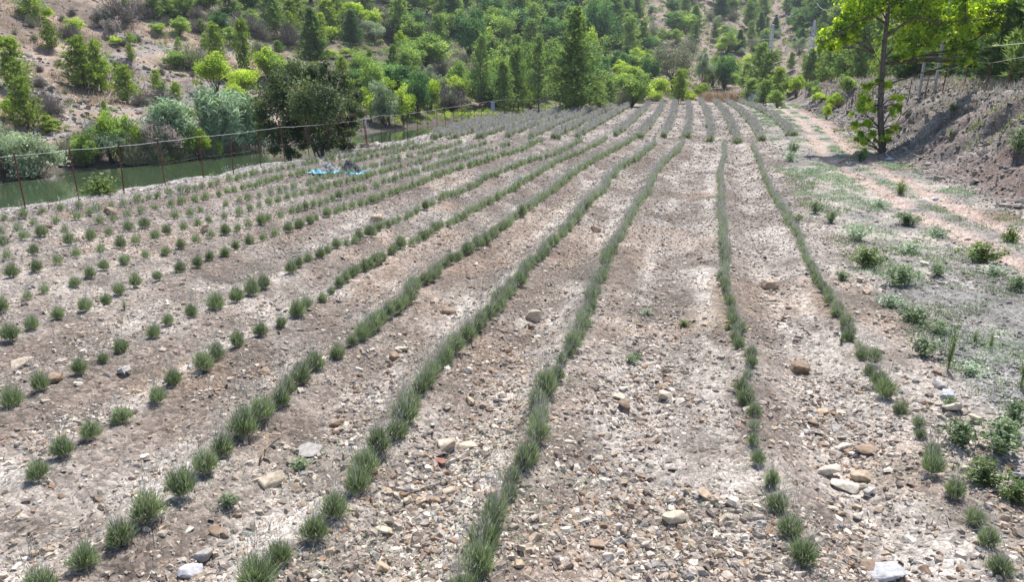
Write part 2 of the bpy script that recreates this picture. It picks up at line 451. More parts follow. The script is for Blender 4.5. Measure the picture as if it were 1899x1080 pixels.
def stone_mat(name):
    m = bpy.data.materials.new(name)
    nt, N, L, b = nodes(m)
    at = N.new("ShaderNodeAttribute"); at.attribute_name = 'col'
    ge = N.new("ShaderNodeNewGeometry")
    ns = N.new("ShaderNodeTexNoise"); ns.inputs['Scale'].default_value = 22; ns.inputs['Detail'].default_value = 6
    L.new(ge.outputs['Position'], ns.inputs['Vector'])
    cr = N.new("ShaderNodeValToRGB"); cr.color_ramp.elements[0].position = .3; cr.color_ramp.elements[1].position = .7
    cr.color_ramp.elements[0].color = (.62, .6, .58, 1); cr.color_ramp.elements[1].color = (1.15, 1.13, 1.1, 1)
    L.new(ns.outputs['Fac'], cr.inputs[0])
    mx = N.new("ShaderNodeMix"); mx.data_type = 'RGBA'; mx.blend_type = 'MULTIPLY'; mx.inputs[0].default_value = 1
    L.new(at.outputs['Color'], mx.inputs[6]); L.new(cr.outputs[0], mx.inputs[7])
    L.new(mx.outputs[2], b.inputs['Base Color'])
    bp = N.new("ShaderNodeBump"); bp.inputs['Strength'].default_value = .5; bp.inputs['Distance'].default_value = .015
    L.new(ns.outputs['Fac'], bp.inputs['Height']); L.new(bp.outputs[0], b.inputs['Normal'])
    b.inputs['Roughness'].default_value = .85; b.inputs['Specular IOR Level'].default_value = .3
    return m
M['stone'] = stone_mat('shale stones')

def ground_mat():
    m = bpy.data.materials.new('stony ground')
    nt, N, L, b = nodes(m)
    at = N.new("ShaderNodeAttribute"); at.attribute_name = 'col'
    ge = N.new("ShaderNodeNewGeometry")
    def vor(scale, feat='F1'):
        v = N.new("ShaderNodeTexVoronoi"); v.inputs['Scale'].default_value = scale; v.feature = feat
        return v
    wp = N.new("ShaderNodeTexNoise"); wp.inputs['Scale'].default_value = 6; wp.inputs['Detail'].default_value = 4
    L.new(ge.outputs['Position'], wp.inputs['Vector'])
    va = N.new("ShaderNodeVectorMath"); va.operation = 'MULTIPLY_ADD'; va.inputs[1].default_value = (.12, .12, .12)
    L.new(wp.outputs['Color'], va.inputs[0]); L.new(ge.outputs['Position'], va.inputs[2])
    v1 = vor(16); v2 = vor(38)
    v3 = vor(2.2)
    for v in (v1, v2): L.new(va.outputs[0], v.inputs['Vector'])
    n1 = N.new("ShaderNodeTexNoise"); n1.inputs['Scale'].default_value = 1.1; n1.inputs['Detail'].default_value = 8; n1.inputs['Roughness'].default_value = .65
    L.new(ge.outputs['Position'], n1.inputs['Vector'])
    n2 = N.new("ShaderNodeTexNoise"); n2.inputs['Scale'].default_value = 45; n2.inputs['Detail'].default_value = 5
    L.new(ge.outputs['Position'], n2.inputs['Vector'])
    s1 = N.new("ShaderNodeSeparateColor"); L.new(v1.outputs['Color'], s1.inputs[0])
    s2 = N.new("ShaderNodeSeparateColor"); L.new(v2.outputs['Color'], s2.inputs[0])
    def ramp(src, p0, c0, p1, c1):
        r = N.new("ShaderNodeValToRGB")
        r.color_ramp.elements[0].position = p0; r.color_ramp.elements[1].position = p1
        r.color_ramp.elements[0].color = (c0, c0, c0, 1); r.color_ramp.elements[1].color = (c1, c1, c1, 1)
        L.new(src, r.inputs[0]); return r.outputs[0]
    def mul(a, bb):
        x = N.new("ShaderNodeMix"); x.data_type = 'RGBA'; x.blend_type = 'MULTIPLY'; x.inputs[0].default_value = 1
        L.new(a, x.inputs[6]); L.new(bb, x.inputs[7]); return x.outputs[2]
    c = mul(at.outputs['Color'], ramp(s1.outputs[0], 0, .62, 1, 1.3))
    c = mul(c, ramp(s2.outputs[1], 0, .72, 1, 1.22))
    c = mul(c, ramp(n1.outputs['Fac'], .3, .72, .68, 1.28))
    c = mul(c, ramp(n2.outputs['Fac'], .3, .8, .7, 1.15))
    L.new(c, b.inputs['Base Color'])
    # bump: chips and clods
    md = N.new("ShaderNodeMath"); md.operation = 'MULTIPLY_ADD'; md.inputs[1].default_value = -.6
    L.new(v1.outputs['Distance'], md.inputs[0]); L.new(s1.outputs[1], md.inputs[2])
    md2 = N.new("ShaderNodeMath"); md2.operation = 'MULTIPLY_ADD'; md2.inputs[1].default_value = .5
    L.new(s2.outputs[0], md2.inputs[0]); L.new(md.outputs[0], md2.inputs[2])
    md3 = N.new("ShaderNodeMath"); md3.operation = 'MULTIPLY_ADD'; md3.inputs[1].default_value = .5
    L.new(n2.outputs['Fac'], md3.inputs[0]); L.new(md2.outputs[0], md3.inputs[2])
    bp = N.new("ShaderNodeBump"); bp.inputs['Strength'].default_value = .9; bp.inputs['Distance'].default_value = .03
    L.new(md3.outputs[0], bp.inputs['Height']); L.new(bp.outputs[0], b.inputs['Normal'])
    b.inputs['Roughness'].default_value = .95; b.inputs['Specular IOR Level'].default_value = .15
    return m
M['ground'] = ground_mat()

# ------------------------------------------------------------------ ground sheet
def lerp3(a, b, t):
    a = np.asarray(a, float); b = np.asarray(b, float)
    return a * (1 - t[:, None]) + b * t[:, None]

def px_of(x, y, z):
    """photograph pixel of a world point (used only to describe regions)"""
    zc = y * cp - (z - CAMH) * sp
    zc = np.maximum(zc, .1)
    return CX + F * x / zc, CY - F * (y * sp + (z - CAMH) * cp) / zc

def ground_color(x, y, z):
    n = fbm(x / 3, y / 3, 50, 4); n2 = fbm(x / .8, y / .8, 60, 3); n3 = fbm(x / 9, y / 9, 70, 3)
    col = lerp3((.175, .145, .122), (.36, .318, .282), sst(-.3, .35, n * .6 + n2 * .7))
    # dark turned soil along one side of each row, pale dust along the other
    l, r = lane_phase(x, y)
    inl = (l < 3.2) & (r < 3.2) & (y < 46)
    nb = fbm(x / .9, y / 2.5, 80, 3)
    dk = np.exp(-((l - .38) / .26) ** 2) * sst(-.45, .15, nb) * inl
    col = lerp3(col, (.19, .15, .125), dk * .6)
    st = (np.exp(-((r - .42) / .2) ** 2) + .8 * np.exp(-((l - .95) / .18) ** 2)) * sst(-.1, .25, -nb) * inl
    col = lerp3(col, (.56, .51, .455), np.clip(st, 0, 1) * .58)
    far = sst(30, 60, y) * (z > -.6) * .2
    col = lerp3(col, (.36, .325, .30), far)
    red = sst(.12, .3, fbm(x / 2.2, y / 2.2, 90, 3)) * .22 * (y < 30)
    col = lerp3(col, (.40, .27, .18), red)
    # lane under the bank
    rowx = xinterp(y, ROWS[2][:, 1], ROWS[2][:, 0])
    bx = np.interp(y, BX_Y, BX_X)
    d = x - bx
    verge = sst(.8, 1.8, x - rowx) * (d < 1)
    cv = lerp3((.21, .20, .185), (.38, .34, .30), sst(-.25, .3, n2 * .7 + n * .6))
    col = lerp3(col, cv, verge)
    gv = sst(.8, 1.5, x - rowx) * sst(16, 9, y) * sst(-.5, -.1, n)
    col = lerp3(col, (.235, .228, .222), gv * .85)
    ctr = bx - 1.9
    tr = np.maximum(np.exp(-((x - ctr - .75) / .42) ** 2), np.exp(-((x - ctr + .75) / .42) ** 2))
    tr = tr * sst(-.5, 0, n) * (y < 90)
    col = lerp3(col, (.43, .335, .285), np.clip(tr * 1.25, 0, 1) * .95)
    rb = np.exp(-((d + .2) / .7) ** 2) * sst(0, .25, fbm(x / 2, y / 2, 95, 2) + .08) * .7
    col = lerp3(col, (.27, .15, .105), rb)
    # bank
    bk = sst(0, .8, d)
    cb = lerp3((.16, .14, .125), (.29, .258, .235), sst(-.3, .3, n2 + .4 * n))
    cb = lerp3(cb, (.27, .18, .15), sst(.15, .4, n3) * .4)
    topb = sst(4.6, 6.2, d)
    cb = lerp3(cb, (.36, .31, .26), topb)
    col = lerp3(col, cb, bk)
    # shore below the fence
    s = x - fence_x(y)
    col = lerp3(col, (.36, .33, .31), sst(.6, -.2, s) * sst(60, 40, y))
    # valley and hills
    hil = hill_h(x, y) > near_h(x, y, False) - .2
    hil |= (s < -1) & (y > 62)
    hil |= (y > 112) & (d < 0)
    px, py = px_of(x, y, z)
    hn = n3 * 1.0 + n * .7
    ch = lerp3((.20, .155, .125), (.38, .29, .225), sst(-.35, .35, hn))
    ch = lerp3(ch, (.27, .255, .245), sst(.05, .25, fbm(x / 7, y / 5, 33, 4)) * .8)
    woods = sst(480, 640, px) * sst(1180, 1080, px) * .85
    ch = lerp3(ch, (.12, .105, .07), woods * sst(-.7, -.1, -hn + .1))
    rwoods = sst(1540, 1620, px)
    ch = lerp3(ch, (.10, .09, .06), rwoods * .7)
    ch = lerp3(ch, (.12, .10, .085), sst(-1.2, -2.1, z))       # wet shore
    ch = lerp3(ch, (.27, .20, .18), sst(1150, 1250, px) * sst(1540, 1480, px) * .75)
    col = np.where(hil[:, None], ch, col)
    return np.clip(col, .02, .8)

az = np.concatenate([np.arange(-180, -46, 3.0), np.arange(-46, 46, 0.125), np.arange(46, 180, 3.0)])
rr = [1.2]
while rr[-1] < 620:
    r_ = rr[-1]
    rr.append(r_ * (1.012 if r_ < 4 else 1.0048 if r_ < 45 else 1.0075 if r_ < 140 else 1.012))
rr = np.array(rr)
A, RR = np.meshgrid(np.radians(az), rr)
gx = (RR * np.sin(A)).ravel(); gy = (RR * np.cos(A)).ravel()
gz = H(gx, gy)
na, nr = len(az), len(rr)
idx = np.arange(na * nr).reshape(nr, na)
q = np.stack([idx[:-1, :], np.roll(idx, -1, 1)[:-1, :], np.roll(idx, -1, 1)[1:, :], idx[1:, :]], -1).reshape(-1, 4)[:, ::-1]
gcol = ground_color(gx, gy, gz)
V = np.stack([gx, gy, gz], 1)
V = np.vstack([V, [[0, 0, 0]]]); gcol = np.vstack([gcol, gcol[:1]])
fan = np.stack([np.full(na, len(V) - 1), idx[0], np.roll(idx[0], -1)], 1)[:, ::-1]
gm = mesh_np('ground', V, [q, fan], M['ground'], {'col': gcol}, smooth=True)
gnd = obj('ground', gm); gnd['kind'] = 'structure'

# ------------------------------------------------------------------ pond
def water_mat():
    m = bpy.data.materials.new('pond water')
    nt, N, L, b = nodes(m)
    b.inputs['Base Color'].default_value = (.04, .062, .03, 1)
    b.inputs['Roughness'].default_value = .06
    b.inputs['IOR'].default_value = 1.33
    b.inputs['Specular IOR Level'].default_value = .75
    ge = N.new("ShaderNodeNewGeometry"); mp = N.new("ShaderNodeMapping"); mp.inputs['Scale'].default_value = (3, .8, 1)
    ns = N.new("ShaderNodeTexNoise"); ns.inputs['Scale'].default_value = 1.2; ns.inputs['Detail'].default_value = 3
    L.new(ge.outputs['Position'], mp.inputs[0]); L.new(mp.outputs[0], ns.inputs['Vector'])
    bp = N.new("ShaderNodeBump"); bp.inputs['Strength'].default_value = .12; bp.inputs['Distance'].default_value = .05
    L.new(ns.outputs['Fac'], bp.inputs['Height']); L.new(bp.outputs[0], b.inputs['Normal'])
    return m
wv = np.array([[-90, 5, -2.4], [-18, 5, -2.4], [5, 95, -2.4], [-90, 95, -2.4]], float)
wo = obj('water', mesh_np('water', wv, np.array([[0, 1, 2, 3]]), water_mat())); wo['kind'] = 'structure'

# ------------------------------------------------------------------ stones
def stone_colors(rng, n):
    base = np.array([[.33, .285, .245], [.44, .385, .33], [.22, .18, .155], [.38, .30, .225], [.27, .185, .13], [.30, .29, .28], [.64, .585, .51]])
    p = np.array([.26, .22, .16, .14, .07, .06, .09])
    c = base[rng.choice(len(base), n, p=p)]
    return c * rng.uniform(.8, 1.15, (n, 1))

def stones_mesh(name, P, S, rng, flat=.35, col=None, tilt=.35, sink=.25):
    n = len(P); k = 6
    ang = (np.arange(k) / k * 2 * np.pi)[None] + rng.uniform(-.42, .42, (n, k)) + rng.uniform(0, 6.28, (n, 1))
    el = rng.uniform(.4, .95, (n, 1)); rot = rng.uniform(0, np.pi, (n, 1))
    rad = rng.uniform(.5, 1.2, (n, k))
    lx = np.cos(ang) * rad; ly = np.sin(ang) * rad * el
    X = lx * np.cos(rot) - ly * np.sin(rot); Y = lx * np.sin(rot) + ly * np.cos(rot)
    th = (rng.uniform(.5, 1.6, (n, 1)) * flat)
    bot = np.stack([X, Y, np.repeat(-th * .6, k, 1)], -1)
    mid = np.stack([X * 1.02, Y * 1.02, np.repeat(th * .15, k, 1) + rng.uniform(-.06, .06, (n, k))], -1)
    sh = rng.uniform(.55, .85, (n, 1))
    tp = np.stack([X * sh, Y * sh, th * .85 + rng.uniform(-.12, .12, (n, k)) * th * 2], -1)
    A_ = np.concatenate([bot, mid, tp], 1)              # n,18,3
    ax = rng.uniform(0, 6.28, n); t = rng.normal(0, tilt, n)
    ux, uy = np.cos(ax), np.sin(ax); c, s = np.cos(t), np.sin(t)
    Rm = np.zeros((n, 3, 3))
    Rm[:, 0, 0] = c + ux * ux * (1 - c); Rm[:, 0, 1] = ux * uy * (1 - c); Rm[:, 0, 2] = uy * s
    Rm[:, 1, 0] = ux * uy * (1 - c); Rm[:, 1, 1] = c + uy * uy * (1 - c); Rm[:, 1, 2] = -ux * s
    Rm[:, 2, 0] = -uy * s; Rm[:, 2, 1] = ux * s; Rm[:, 2, 2] = c
    A_ = np.einsum('nij,nkj->nki', Rm, A_) * S[:, None, None]
    A_ = A_ + P[:, None, :] + np.array([0, 0, 1.]) * (S * (th[:, 0]) * (1 - 2 * sink))[:, None, None] * .6
    base = (np.arange(n) * 18)[:, None, None]
    qd = []
    for lv in (0, 6):
        for j in range(6):
            qd.append((lv + j, lv + (j + 1) % 6, lv + 6 + (j + 1) % 6, lv + 6 + j))
    qd = np.array(qd)[None] + base
    tr = np.array([(12, 13, 14), (12, 14, 15), (12, 15, 16), (12, 16, 17)])[None] + base
    col = stone_colors(rng, n) if col is None else col
    return mesh_np(name, A_.reshape(-1, 3), [qd.reshape(-1, 4), tr.reshape(-1, 3)], M['stone'], {'col': np.repeat(col, 18, 0)})

rng = np.random.default_rng(7)
def scatter_px(n, x0, x1, y0, y1, pw=1.0):
    px = rng.uniform(x0, x1, n); py = y1 - (y1 - y0) * rng.uniform(0, 1, n) ** pw
    X, Y = plane_pt(px, py)
    return X, Y

X, Y = scatter_px(190000, -250, 2150, 200, 1230, 1.0)
s_ = X - fence_x(Y); bd = X - np.interp(Y, BX_Y, BX_X)
keep = (s_ > -.6) & (bd < .4)
X, Y, bd = X[keep], Y[keep], bd[keep]
l, r = lane_phase(X, Y)
inl = (l < 3.2) & (r < 3.2)
ph = np.where(inl, l / (l + r + 1e-6), .5)
wgt = np.where(inl, .35 + .65 * np.exp(-((ph - .5) / .22) ** 2), .5)
wgt *= (.22 + .3 * sst(8, 16, Y)) + 1.15 * sst(-.3, .25, fbm(X / 1.1, Y / 1.1, 44, 3))
track = np.exp(-((bd + 1.9) / 1.1) ** 2)
wgt *= 1 - .93 * track
k_ = rng.uniform(0, 1, len(X)) < wgt
X, Y, ph = X[k_], Y[k_], ph[k_]
dist = np.hypot(X, Y)
S = np.exp(rng.normal(np.log(.018), .68, len(X))) * (1 + .5 * np.exp(-((ph - .5) / .12) ** 2) * (rng.uniform(0, 1, len(X)) < .5))
S = np.clip(S, .008, .075)
S = np.maximum(S, dist / F * 1.55 * rng.uniform(.5, 1.8, len(X)))
Z = H(X, Y)
scol = stone_colors(rng, len(X)); gvm = sst(.7, 1.4, X - xinterp(Y, ROWS[2][:, 1], ROWS[2][:, 0])) * sst(17, 10, Y)
scol = scol * (1 - gvm[:, None] * .75) + (scol.mean(1) * .62)[:, None] * np.array([.98, 1, 1.03]) * gvm[:, None] * .75
sm = stones_mesh('stones', np.stack([X, Y, Z], 1), S, rng, col=scol, tilt=.5, flat=.45, sink=.62)
tag(obj('loose_stones', sm), 'loose flat shale chips strewn all over the field soil', 'stones', kind='stuff')

# middle and far part of the field: clods and slabs
X, Y = scatter_px(62000, -150, 1700, 194, 470)
bd = X - np.interp(Y, BX_Y, BX_X); rx = X - xinterp(Y, ROWS[2][:, 1], ROWS[2][:, 0])
k_ = (X - fence_x(Y) > -.5) & (bd < -3.2) & (rx < 1.6) & (rng.uniform(0, 1, len(X)) < .35 + .9 * sst(-.3, .3, fbm(X / 1.5, Y / 1.5, 47, 3)))
X, Y = X[k_], Y[k_]
S = np.hypot(X, Y) / F * rng.uniform(.7, 2.5, len(X)) ** 1.1
fc = np.where((rng.uniform(0, 1, len(X)) < .5)[:, None], np.array([[.20, .165, .14]]), np.array([[.52, .475, .43]])) * rng.uniform(.7, 1.2, (len(X), 1))
fm_ = stones_mesh('field_clods', np.stack([X, Y, H(X, Y)], 1), S, rng, flat=.5, col=fc, tilt=.5, sink=.55)
tag(obj('field_clods', fm_), 'mixed dark clods and pale slabs over the middle and far field', 'stones', kind='stuff')

# shale on the bank
n = 26000
Yb = 8 + 80 * rng.uniform(0, 1, n) ** 1.7; Db = rng.uniform(.0, 6.0, n)
Xb = np.interp(Yb, BX_Y, BX_X) + Db
Sb = np.clip(np.exp(rng.normal(np.log(.028), .6, n)), .012, .2) * (1 + Yb / 60)
cb = stone_colors(rng, n) * .5 + np.array([.09, .09, .092])
bm_ = stones_mesh('bank_shale', np.stack([Xb, Yb, H(Xb, Yb)], 1), Sb, rng, col=cb, tilt=.5)
tag(obj('bank_shale', bm_), 'dark grey shale rubble covering the steep bank', 'shale', kind='stuff')
# scree on the far left slope
n = 9000
pxs = rng.uniform(-60, 700, n); pys = rng.uniform(-10, 330, n)
v = (CY - pys) / F
SX, SY, SS = [], [], []
Zm = _zs[(_zs > 40) & (_zs < 190)]
RX = Zm[None] * ((pxs - CX) / F)[:, None]; RY = Zm[None] * (cp + sp * v)[:, None]; RZ = CAMH + Zm[None] * (cp * v - sp)[:, None]
HH = H(RX.ravel(), RY.ravel()).reshape(RX.shape)
hit = HH >= RZ
ok = hit.any(1); ii = hit.argmax(1)
ok &= (HH[np.arange(n), ii] > -2.2)
X = RX[np.arange(n), ii][ok]; Y = RY[np.arange(n), ii][ok]
mk = rng.uniform(0, 1, len(X)) < (.12 + .9 * sst(0, .2, fbm(X / 7, Y / 5, 33, 4)))
X, Y = X[mk], Y[mk]
S = np.clip(np.exp(rng.normal(np.log(.16), .5, len(X))), .07, .8)
scm = stones_mesh('scree', np.stack([X, Y, H(X, Y)], 1), S, rng, col=stone_colors(rng, len(X)) * .85, tilt=.6)
tag(obj('hillside_scree', scm), 'grey scree and broken rock on the slope across the pond', 'scree', kind='stuff')

# ------------------------------------------------------------------ words
ORD = ['', 'first', 'second', 'third', 'fourth', 'fifth', 'sixth', 'seventh', 'eighth', 'ninth', 'tenth', 'eleventh', 'twelfth',
       'thirteenth', 'fourteenth', 'fifteenth', 'sixteenth', 'seventeenth', 'eighteenth', 'nineteenth']
TENS = {2: 'twenty', 3: 'thirty', 4: 'forty', 5: 'fifty', 6: 'sixty', 7: 'seventy'}
TENTH = {2: 'twentieth', 3: 'thirtieth', 4: 'fortieth', 5: 'fiftieth', 6: 'sixtieth', 7: 'seventieth'}
def ordw(n):
    if n < 20: return ORD[n]
    return TENTH[n // 10] if n % 10 == 0 else TENS[n // 10] + '-' + ORD[n % 10]

# ------------------------------------------------------------------ lavender
def lav_foliage(g, rng, n, wscale=1.0, h=.24, spread=.85):
    th = rng.uniform(0, 2 * np.pi, n); cz = rng.uniform(.08, 1, n)
    pol = np.arccos(cz) * min(1, spread)
    D = np.stack([np.cos(th) * np.sin(pol) * .78, np.sin(th) * np.sin(pol) * .78, np.cos(pol)], 1)
    lob = 1 + .22 * np.sin(th * 3 + rng.uniform(0, 6)) * np.sin(pol) + rng.normal(0, .07, n)
    r = rng.uniform(.18, .82, n) ** .8 * lob
    P = D * (r * h * .9)[:, None] * [.72, .72, 1.05] + [0, 0, .012]
    DD = D * .55 + [0, 0, .7] + rng.normal(0, .22, (n, 3))
    blades(g, P, DD, h * rng.uniform(.18, .44, n), .0052 * wscale * rng.uniform(.6, 1.2, n), rng, .12, a=np.clip(rng.uniform(-.1, .8, n) + .25 * (r - .4), 0, 1))

def lav_spikes(gs, gt, rng, n, wscale=1.0, h=.36):
    th = rng.uniform(0, 2 * np.pi, n); pol = np.abs(rng.normal(.25, .32, n)).clip(0, 1.15)
    D = np.stack([np.cos(th) * np.sin(pol), np.sin(th) * np.sin(pol), np.cos(pol)], 1)
    P = D * .12
    L_ = h * rng.uniform(.6, 1.1, n) * .8
    blades(gs, P, D, L_, .0026 * wscale, rng, .1, a=rng.uniform(.4, 1, n))
    tip = P + D * L_[:, None] * .93
    blades(gt, tip, D + rng.normal(0, .1, (n, 3)), .045, .009 * wscale, rng, .1)

LAVP = []
for i in range(8):
    rg = np.random.default_rng(100 + i)
    g = Geo(); lav_foliage(g, rg, 1200, 1.0, rg.uniform(.22, .28), rg.uniform(.9, 1.1))
    fm = g.mesh('lavender_foliage', M['lav'])
    gs = Geo(); lav_spikes(gs, gs, rg, 60, .8, .44)
    sm_ = gs.mesh('lavender_spikes', M['lavtip'])
    LAVP.append((fm, sm_))

# spacing and size of the plants of each row, by distance
def row_spacing(k, y):
    if k == 0: return .28 if y < 12 else .26
    if k == -1: return .37 if y < 8 else .27
    if k == -2: return .40 if y < 9.5 else .29
    if k == 1: return .41 if y < 8.5 else .33 if y < 12 else .26
    if k == 2: return .38 if y < 9 else .27
    if k == -3: return .46 if y < 13 else .29
    if k == -4: return .48 if y < 16 else .32
    if k in (-5, -6): return .50 if y < 20 else .36
    return .54 if y < 24 else .38
plants = []
rl = random.Random(5)
for k, pts in ROWS.items():
    seg = np.hypot(*np.diff(pts, axis=0).T); cum = np.concatenate(([0], np.cumsum(seg)))
    s = rl.uniform(0, .1)
    while s < cum[-1]:
        x = float(np.interp(s, cum, pts[:, 0])); y = float(np.interp(s, cum, pts[:, 1]))
        sps = row_spacing(k, y)
        gap = .03 if k >= -2 else .05 if k > -6 else .07
        if rl.random() > gap:
            big = {0: .98, -1: 1.05, -2: 1.08, 1: .85, 2: .82, -3: 1.0, -4: 1.0}.get(k, 1.05)
            sz = big * (rl.uniform(.72, 1.22) if rl.random() < .5 else rl.uniform(.85, 1.1)) * (1.1 if y < 9 and k in (0, -1, -2) else 1.0)
            if y > 22 and k < -4: sz *= 1.08
            plants.append((k, x + rl.gauss(0, .035), y + rl.gauss(0, .03), sz))
        s += sps * rl.uniform(.85, 1.15)
def vis(x, y):
    u, v_ = px_of(np.array([x]), np.array([y]), np.array([.15]))
    return -20 < u[0] < 1919 and v_[0] < 1105
pl = sorted([p for p in plants if vis(p[1], p[2])], key=lambda p: -p[3] / math.hypot(p[1], p[2] + 1))
near_pl, rest_pl = pl[:300], pl[300:]
rest_pl += [p for p in plants if not vis(p[1], p[2])]
ROWNAME = {0: 'the first row left of the wide bare lane', 1: 'the first row right of the wide bare lane', 2: 'the rightmost planted row'}
for k in range(-1, -12, -1): ROWNAME[k] = 'the %s row left of the wide bare lane' % ordw(1 - k)
cnt = {}
for (k, x, y, sz) in sorted(near_pl, key=lambda p: (p[0], p[2])):
    cnt[k] = cnt.get(k, 0) + 1
    fm, sm_ = LAVP[rl.randrange(8)]
    o = obj('lavender_plant', fm)
    hz = float(near_h(np.array([x]), np.array([y]))[0])
    o.location = (x, y, hz - .005); o.rotation_euler = (rl.gauss(0, .08), rl.gauss(0, .08), rl.uniform(0, 6.28))
    f = sz * rl.uniform(.82, 1.0)
    o.scale = (f * rl.uniform(.9, 1.15), f * rl.uniform(.9, 1.15), f * rl.uniform(.88, 1.15))
    tag(o, 'grey-green lavender, %s from the front in %s' % (ordw(cnt[k]), ROWNAME[k]), 'lavender', 'lavender plants in rows')
    c = obj('flower_spikes', sm_, o)

# the rest of the lavender: one mass
def lav_mass():
    gF, gT = Geo(), Geo()
    rg = np.random.default_rng(55)
    pos = [(x, y, s, 0) for (_, x, y, s) in rest_pl]
    for ui, pts in enumerate(UP):
        order = np.argsort(pts[:, 1]); p = pts[order]
        yy = np.arange(p[0, 1], p[-1, 1], .38)
        # smooth curve through the three traced points
        co = np.polyfit(p[:, 1], p[:, 0], 2) if len(p) > 2 else np.polyfit(p[:, 1], p[:, 0], 1)
        for y in yy:
            x = float(np.polyval(co, y))
            if x < float(fence_x(y)) + .5 or rg.uniform() < .04: continue
            pos.append((x + rg.normal(0, .09), y, rg.uniform(.75, 1.7), 1))
        x, y = float(np.polyval(co, p[0, 1])), p[0, 1]
        for _ in range(3):
            pos.append((x + rg.normal(0, .15), y - .2 + rg.normal(0, .1), 1.5, 0))
    pos = np.array(pos)
    Z = H(pos[:, 0], pos[:, 1])
    for i, (x, y, s, up_) in enumerate(pos):
        dd = math.hypot(x, y)
        ws = max(1., dd / 11) * 1.0
        nb = int(np.clip(6500 / dd, 70, 320))
        g = Geo(); lav_foliage(g, rg, nb, ws, .26, 1.05)
        V = np.concatenate(g.V) * s + [x, y, Z[i] - .01]
        gF.add(V, np.concatenate(g.T), None, np.concatenate(g.A))
        g = Geo(); lav_spikes(g, g, rg, max(6, nb // (4 if up_ else 14)), ws * 1.1, .40)
        V = np.concatenate(g.V) * s + [x, y, Z[i]]
        gT.add(V, np.concatenate(g.T), None, np.concatenate(g.A))
    a = gF.mesh('lavender_mass', M['lav'])
    # join the spikes as second material slot
    b = Geo(); 
    V = np.concatenate(gF.V + gT.V); nF = gF.n
    T = np.concatenate([np.concatenate(gF.T), np.concatenate(gT.T) + nF])
    me = mesh_np('lavender_mass', V, T, M['lav'], {'tint': np.concatenate(gF.A + gT.A)})
    me.materials.append(M['lavtip'])
    mi = np.zeros(len(T), np.int32); mi[sum(len(t) for t in gF.T):] = 1
    me.polygons.foreach_set('material_index', mi)
    bpy.data.meshes.remove(a)
    return me
tag(obj('lavender_rows', lav_mass()), 'far lavender rows with a mauve haze of flowers, running up to the field end', 'lavender', kind='stuff')

# ------------------------------------------------------------------ big rocks
def rock_mesh(seed, sx, sy, sz, col, round_=False):
    import bmesh
    rg = random.Random(seed)
    bm = bmesh.new()
    for _ in range(26 if round_ else 13):
        v = Vector((rg.gauss(0, 1), rg.gauss(0, 1), rg.gauss(0, 1))).normalized()
        if not round_:
            v = Vector([math.copysign(abs(c) ** .55, c) for c in v]) * rg.uniform(.8, 1.0)
        bm.verts.new((v.x * sx / 2, v.y * sy / 2, v.z * sz / 2))
    res = bmesh.ops.convex_hull(bm, input=bm.verts)
    bmesh.ops.delete(bm, geom=[e for e in res['geom_interior'] if isinstance(e, bmesh.types.BMVert)], context='VERTS')
    bmesh.ops.bevel(bm, geom=list(bm.edges), offset=.04 * min(sx, sy), segments=1, affect='EDGES', profile=.7)
    bmesh.ops.triangulate(bm, faces=bm.faces)
    bmesh.ops.subdivide_edges(bm, edges=bm.edges, cuts=1)
    for v in bm.verts:
        n = float(fbm(np.array([v.co.x * 14 + seed]), np.array([v.co.y * 14 + v.co.z * 9]), 3, 3)[0])
        v.co *= 1 + n * .07
    if round_:
        for _ in range(2): bmesh.ops.smooth_vert(bm, verts=bm.verts, factor=.5, use_axis_x=True, use_axis_y=True, use_axis_z=True)
    me = bpy.data.meshes.new('rock'); bm.to_mesh(me); bm.free()
    a = me.attributes.new('col', 'FLOAT_COLOR', 'POINT')
    a.data.foreach_set('color', np.tile(np.array([*col, 1], np.float32), len(me.vertices)))
    me.materials.append(M['stone'])
    if round_: me.polygons.foreach_set('use_smooth', np.ones(len(me.polygons), bool))
    return me
RC = {'tan': (.46, .36, .26), 'brown': (.30, .22, .16), 'pale': (.60, .54, .46), 'grey': (.42, .40, .38), 'bluish grey': (.46, .47, .50),
      'reddish': (.33, .16, .12), 'orange': (.48, .30, .18), 'beige': (.54, .46, .36)}
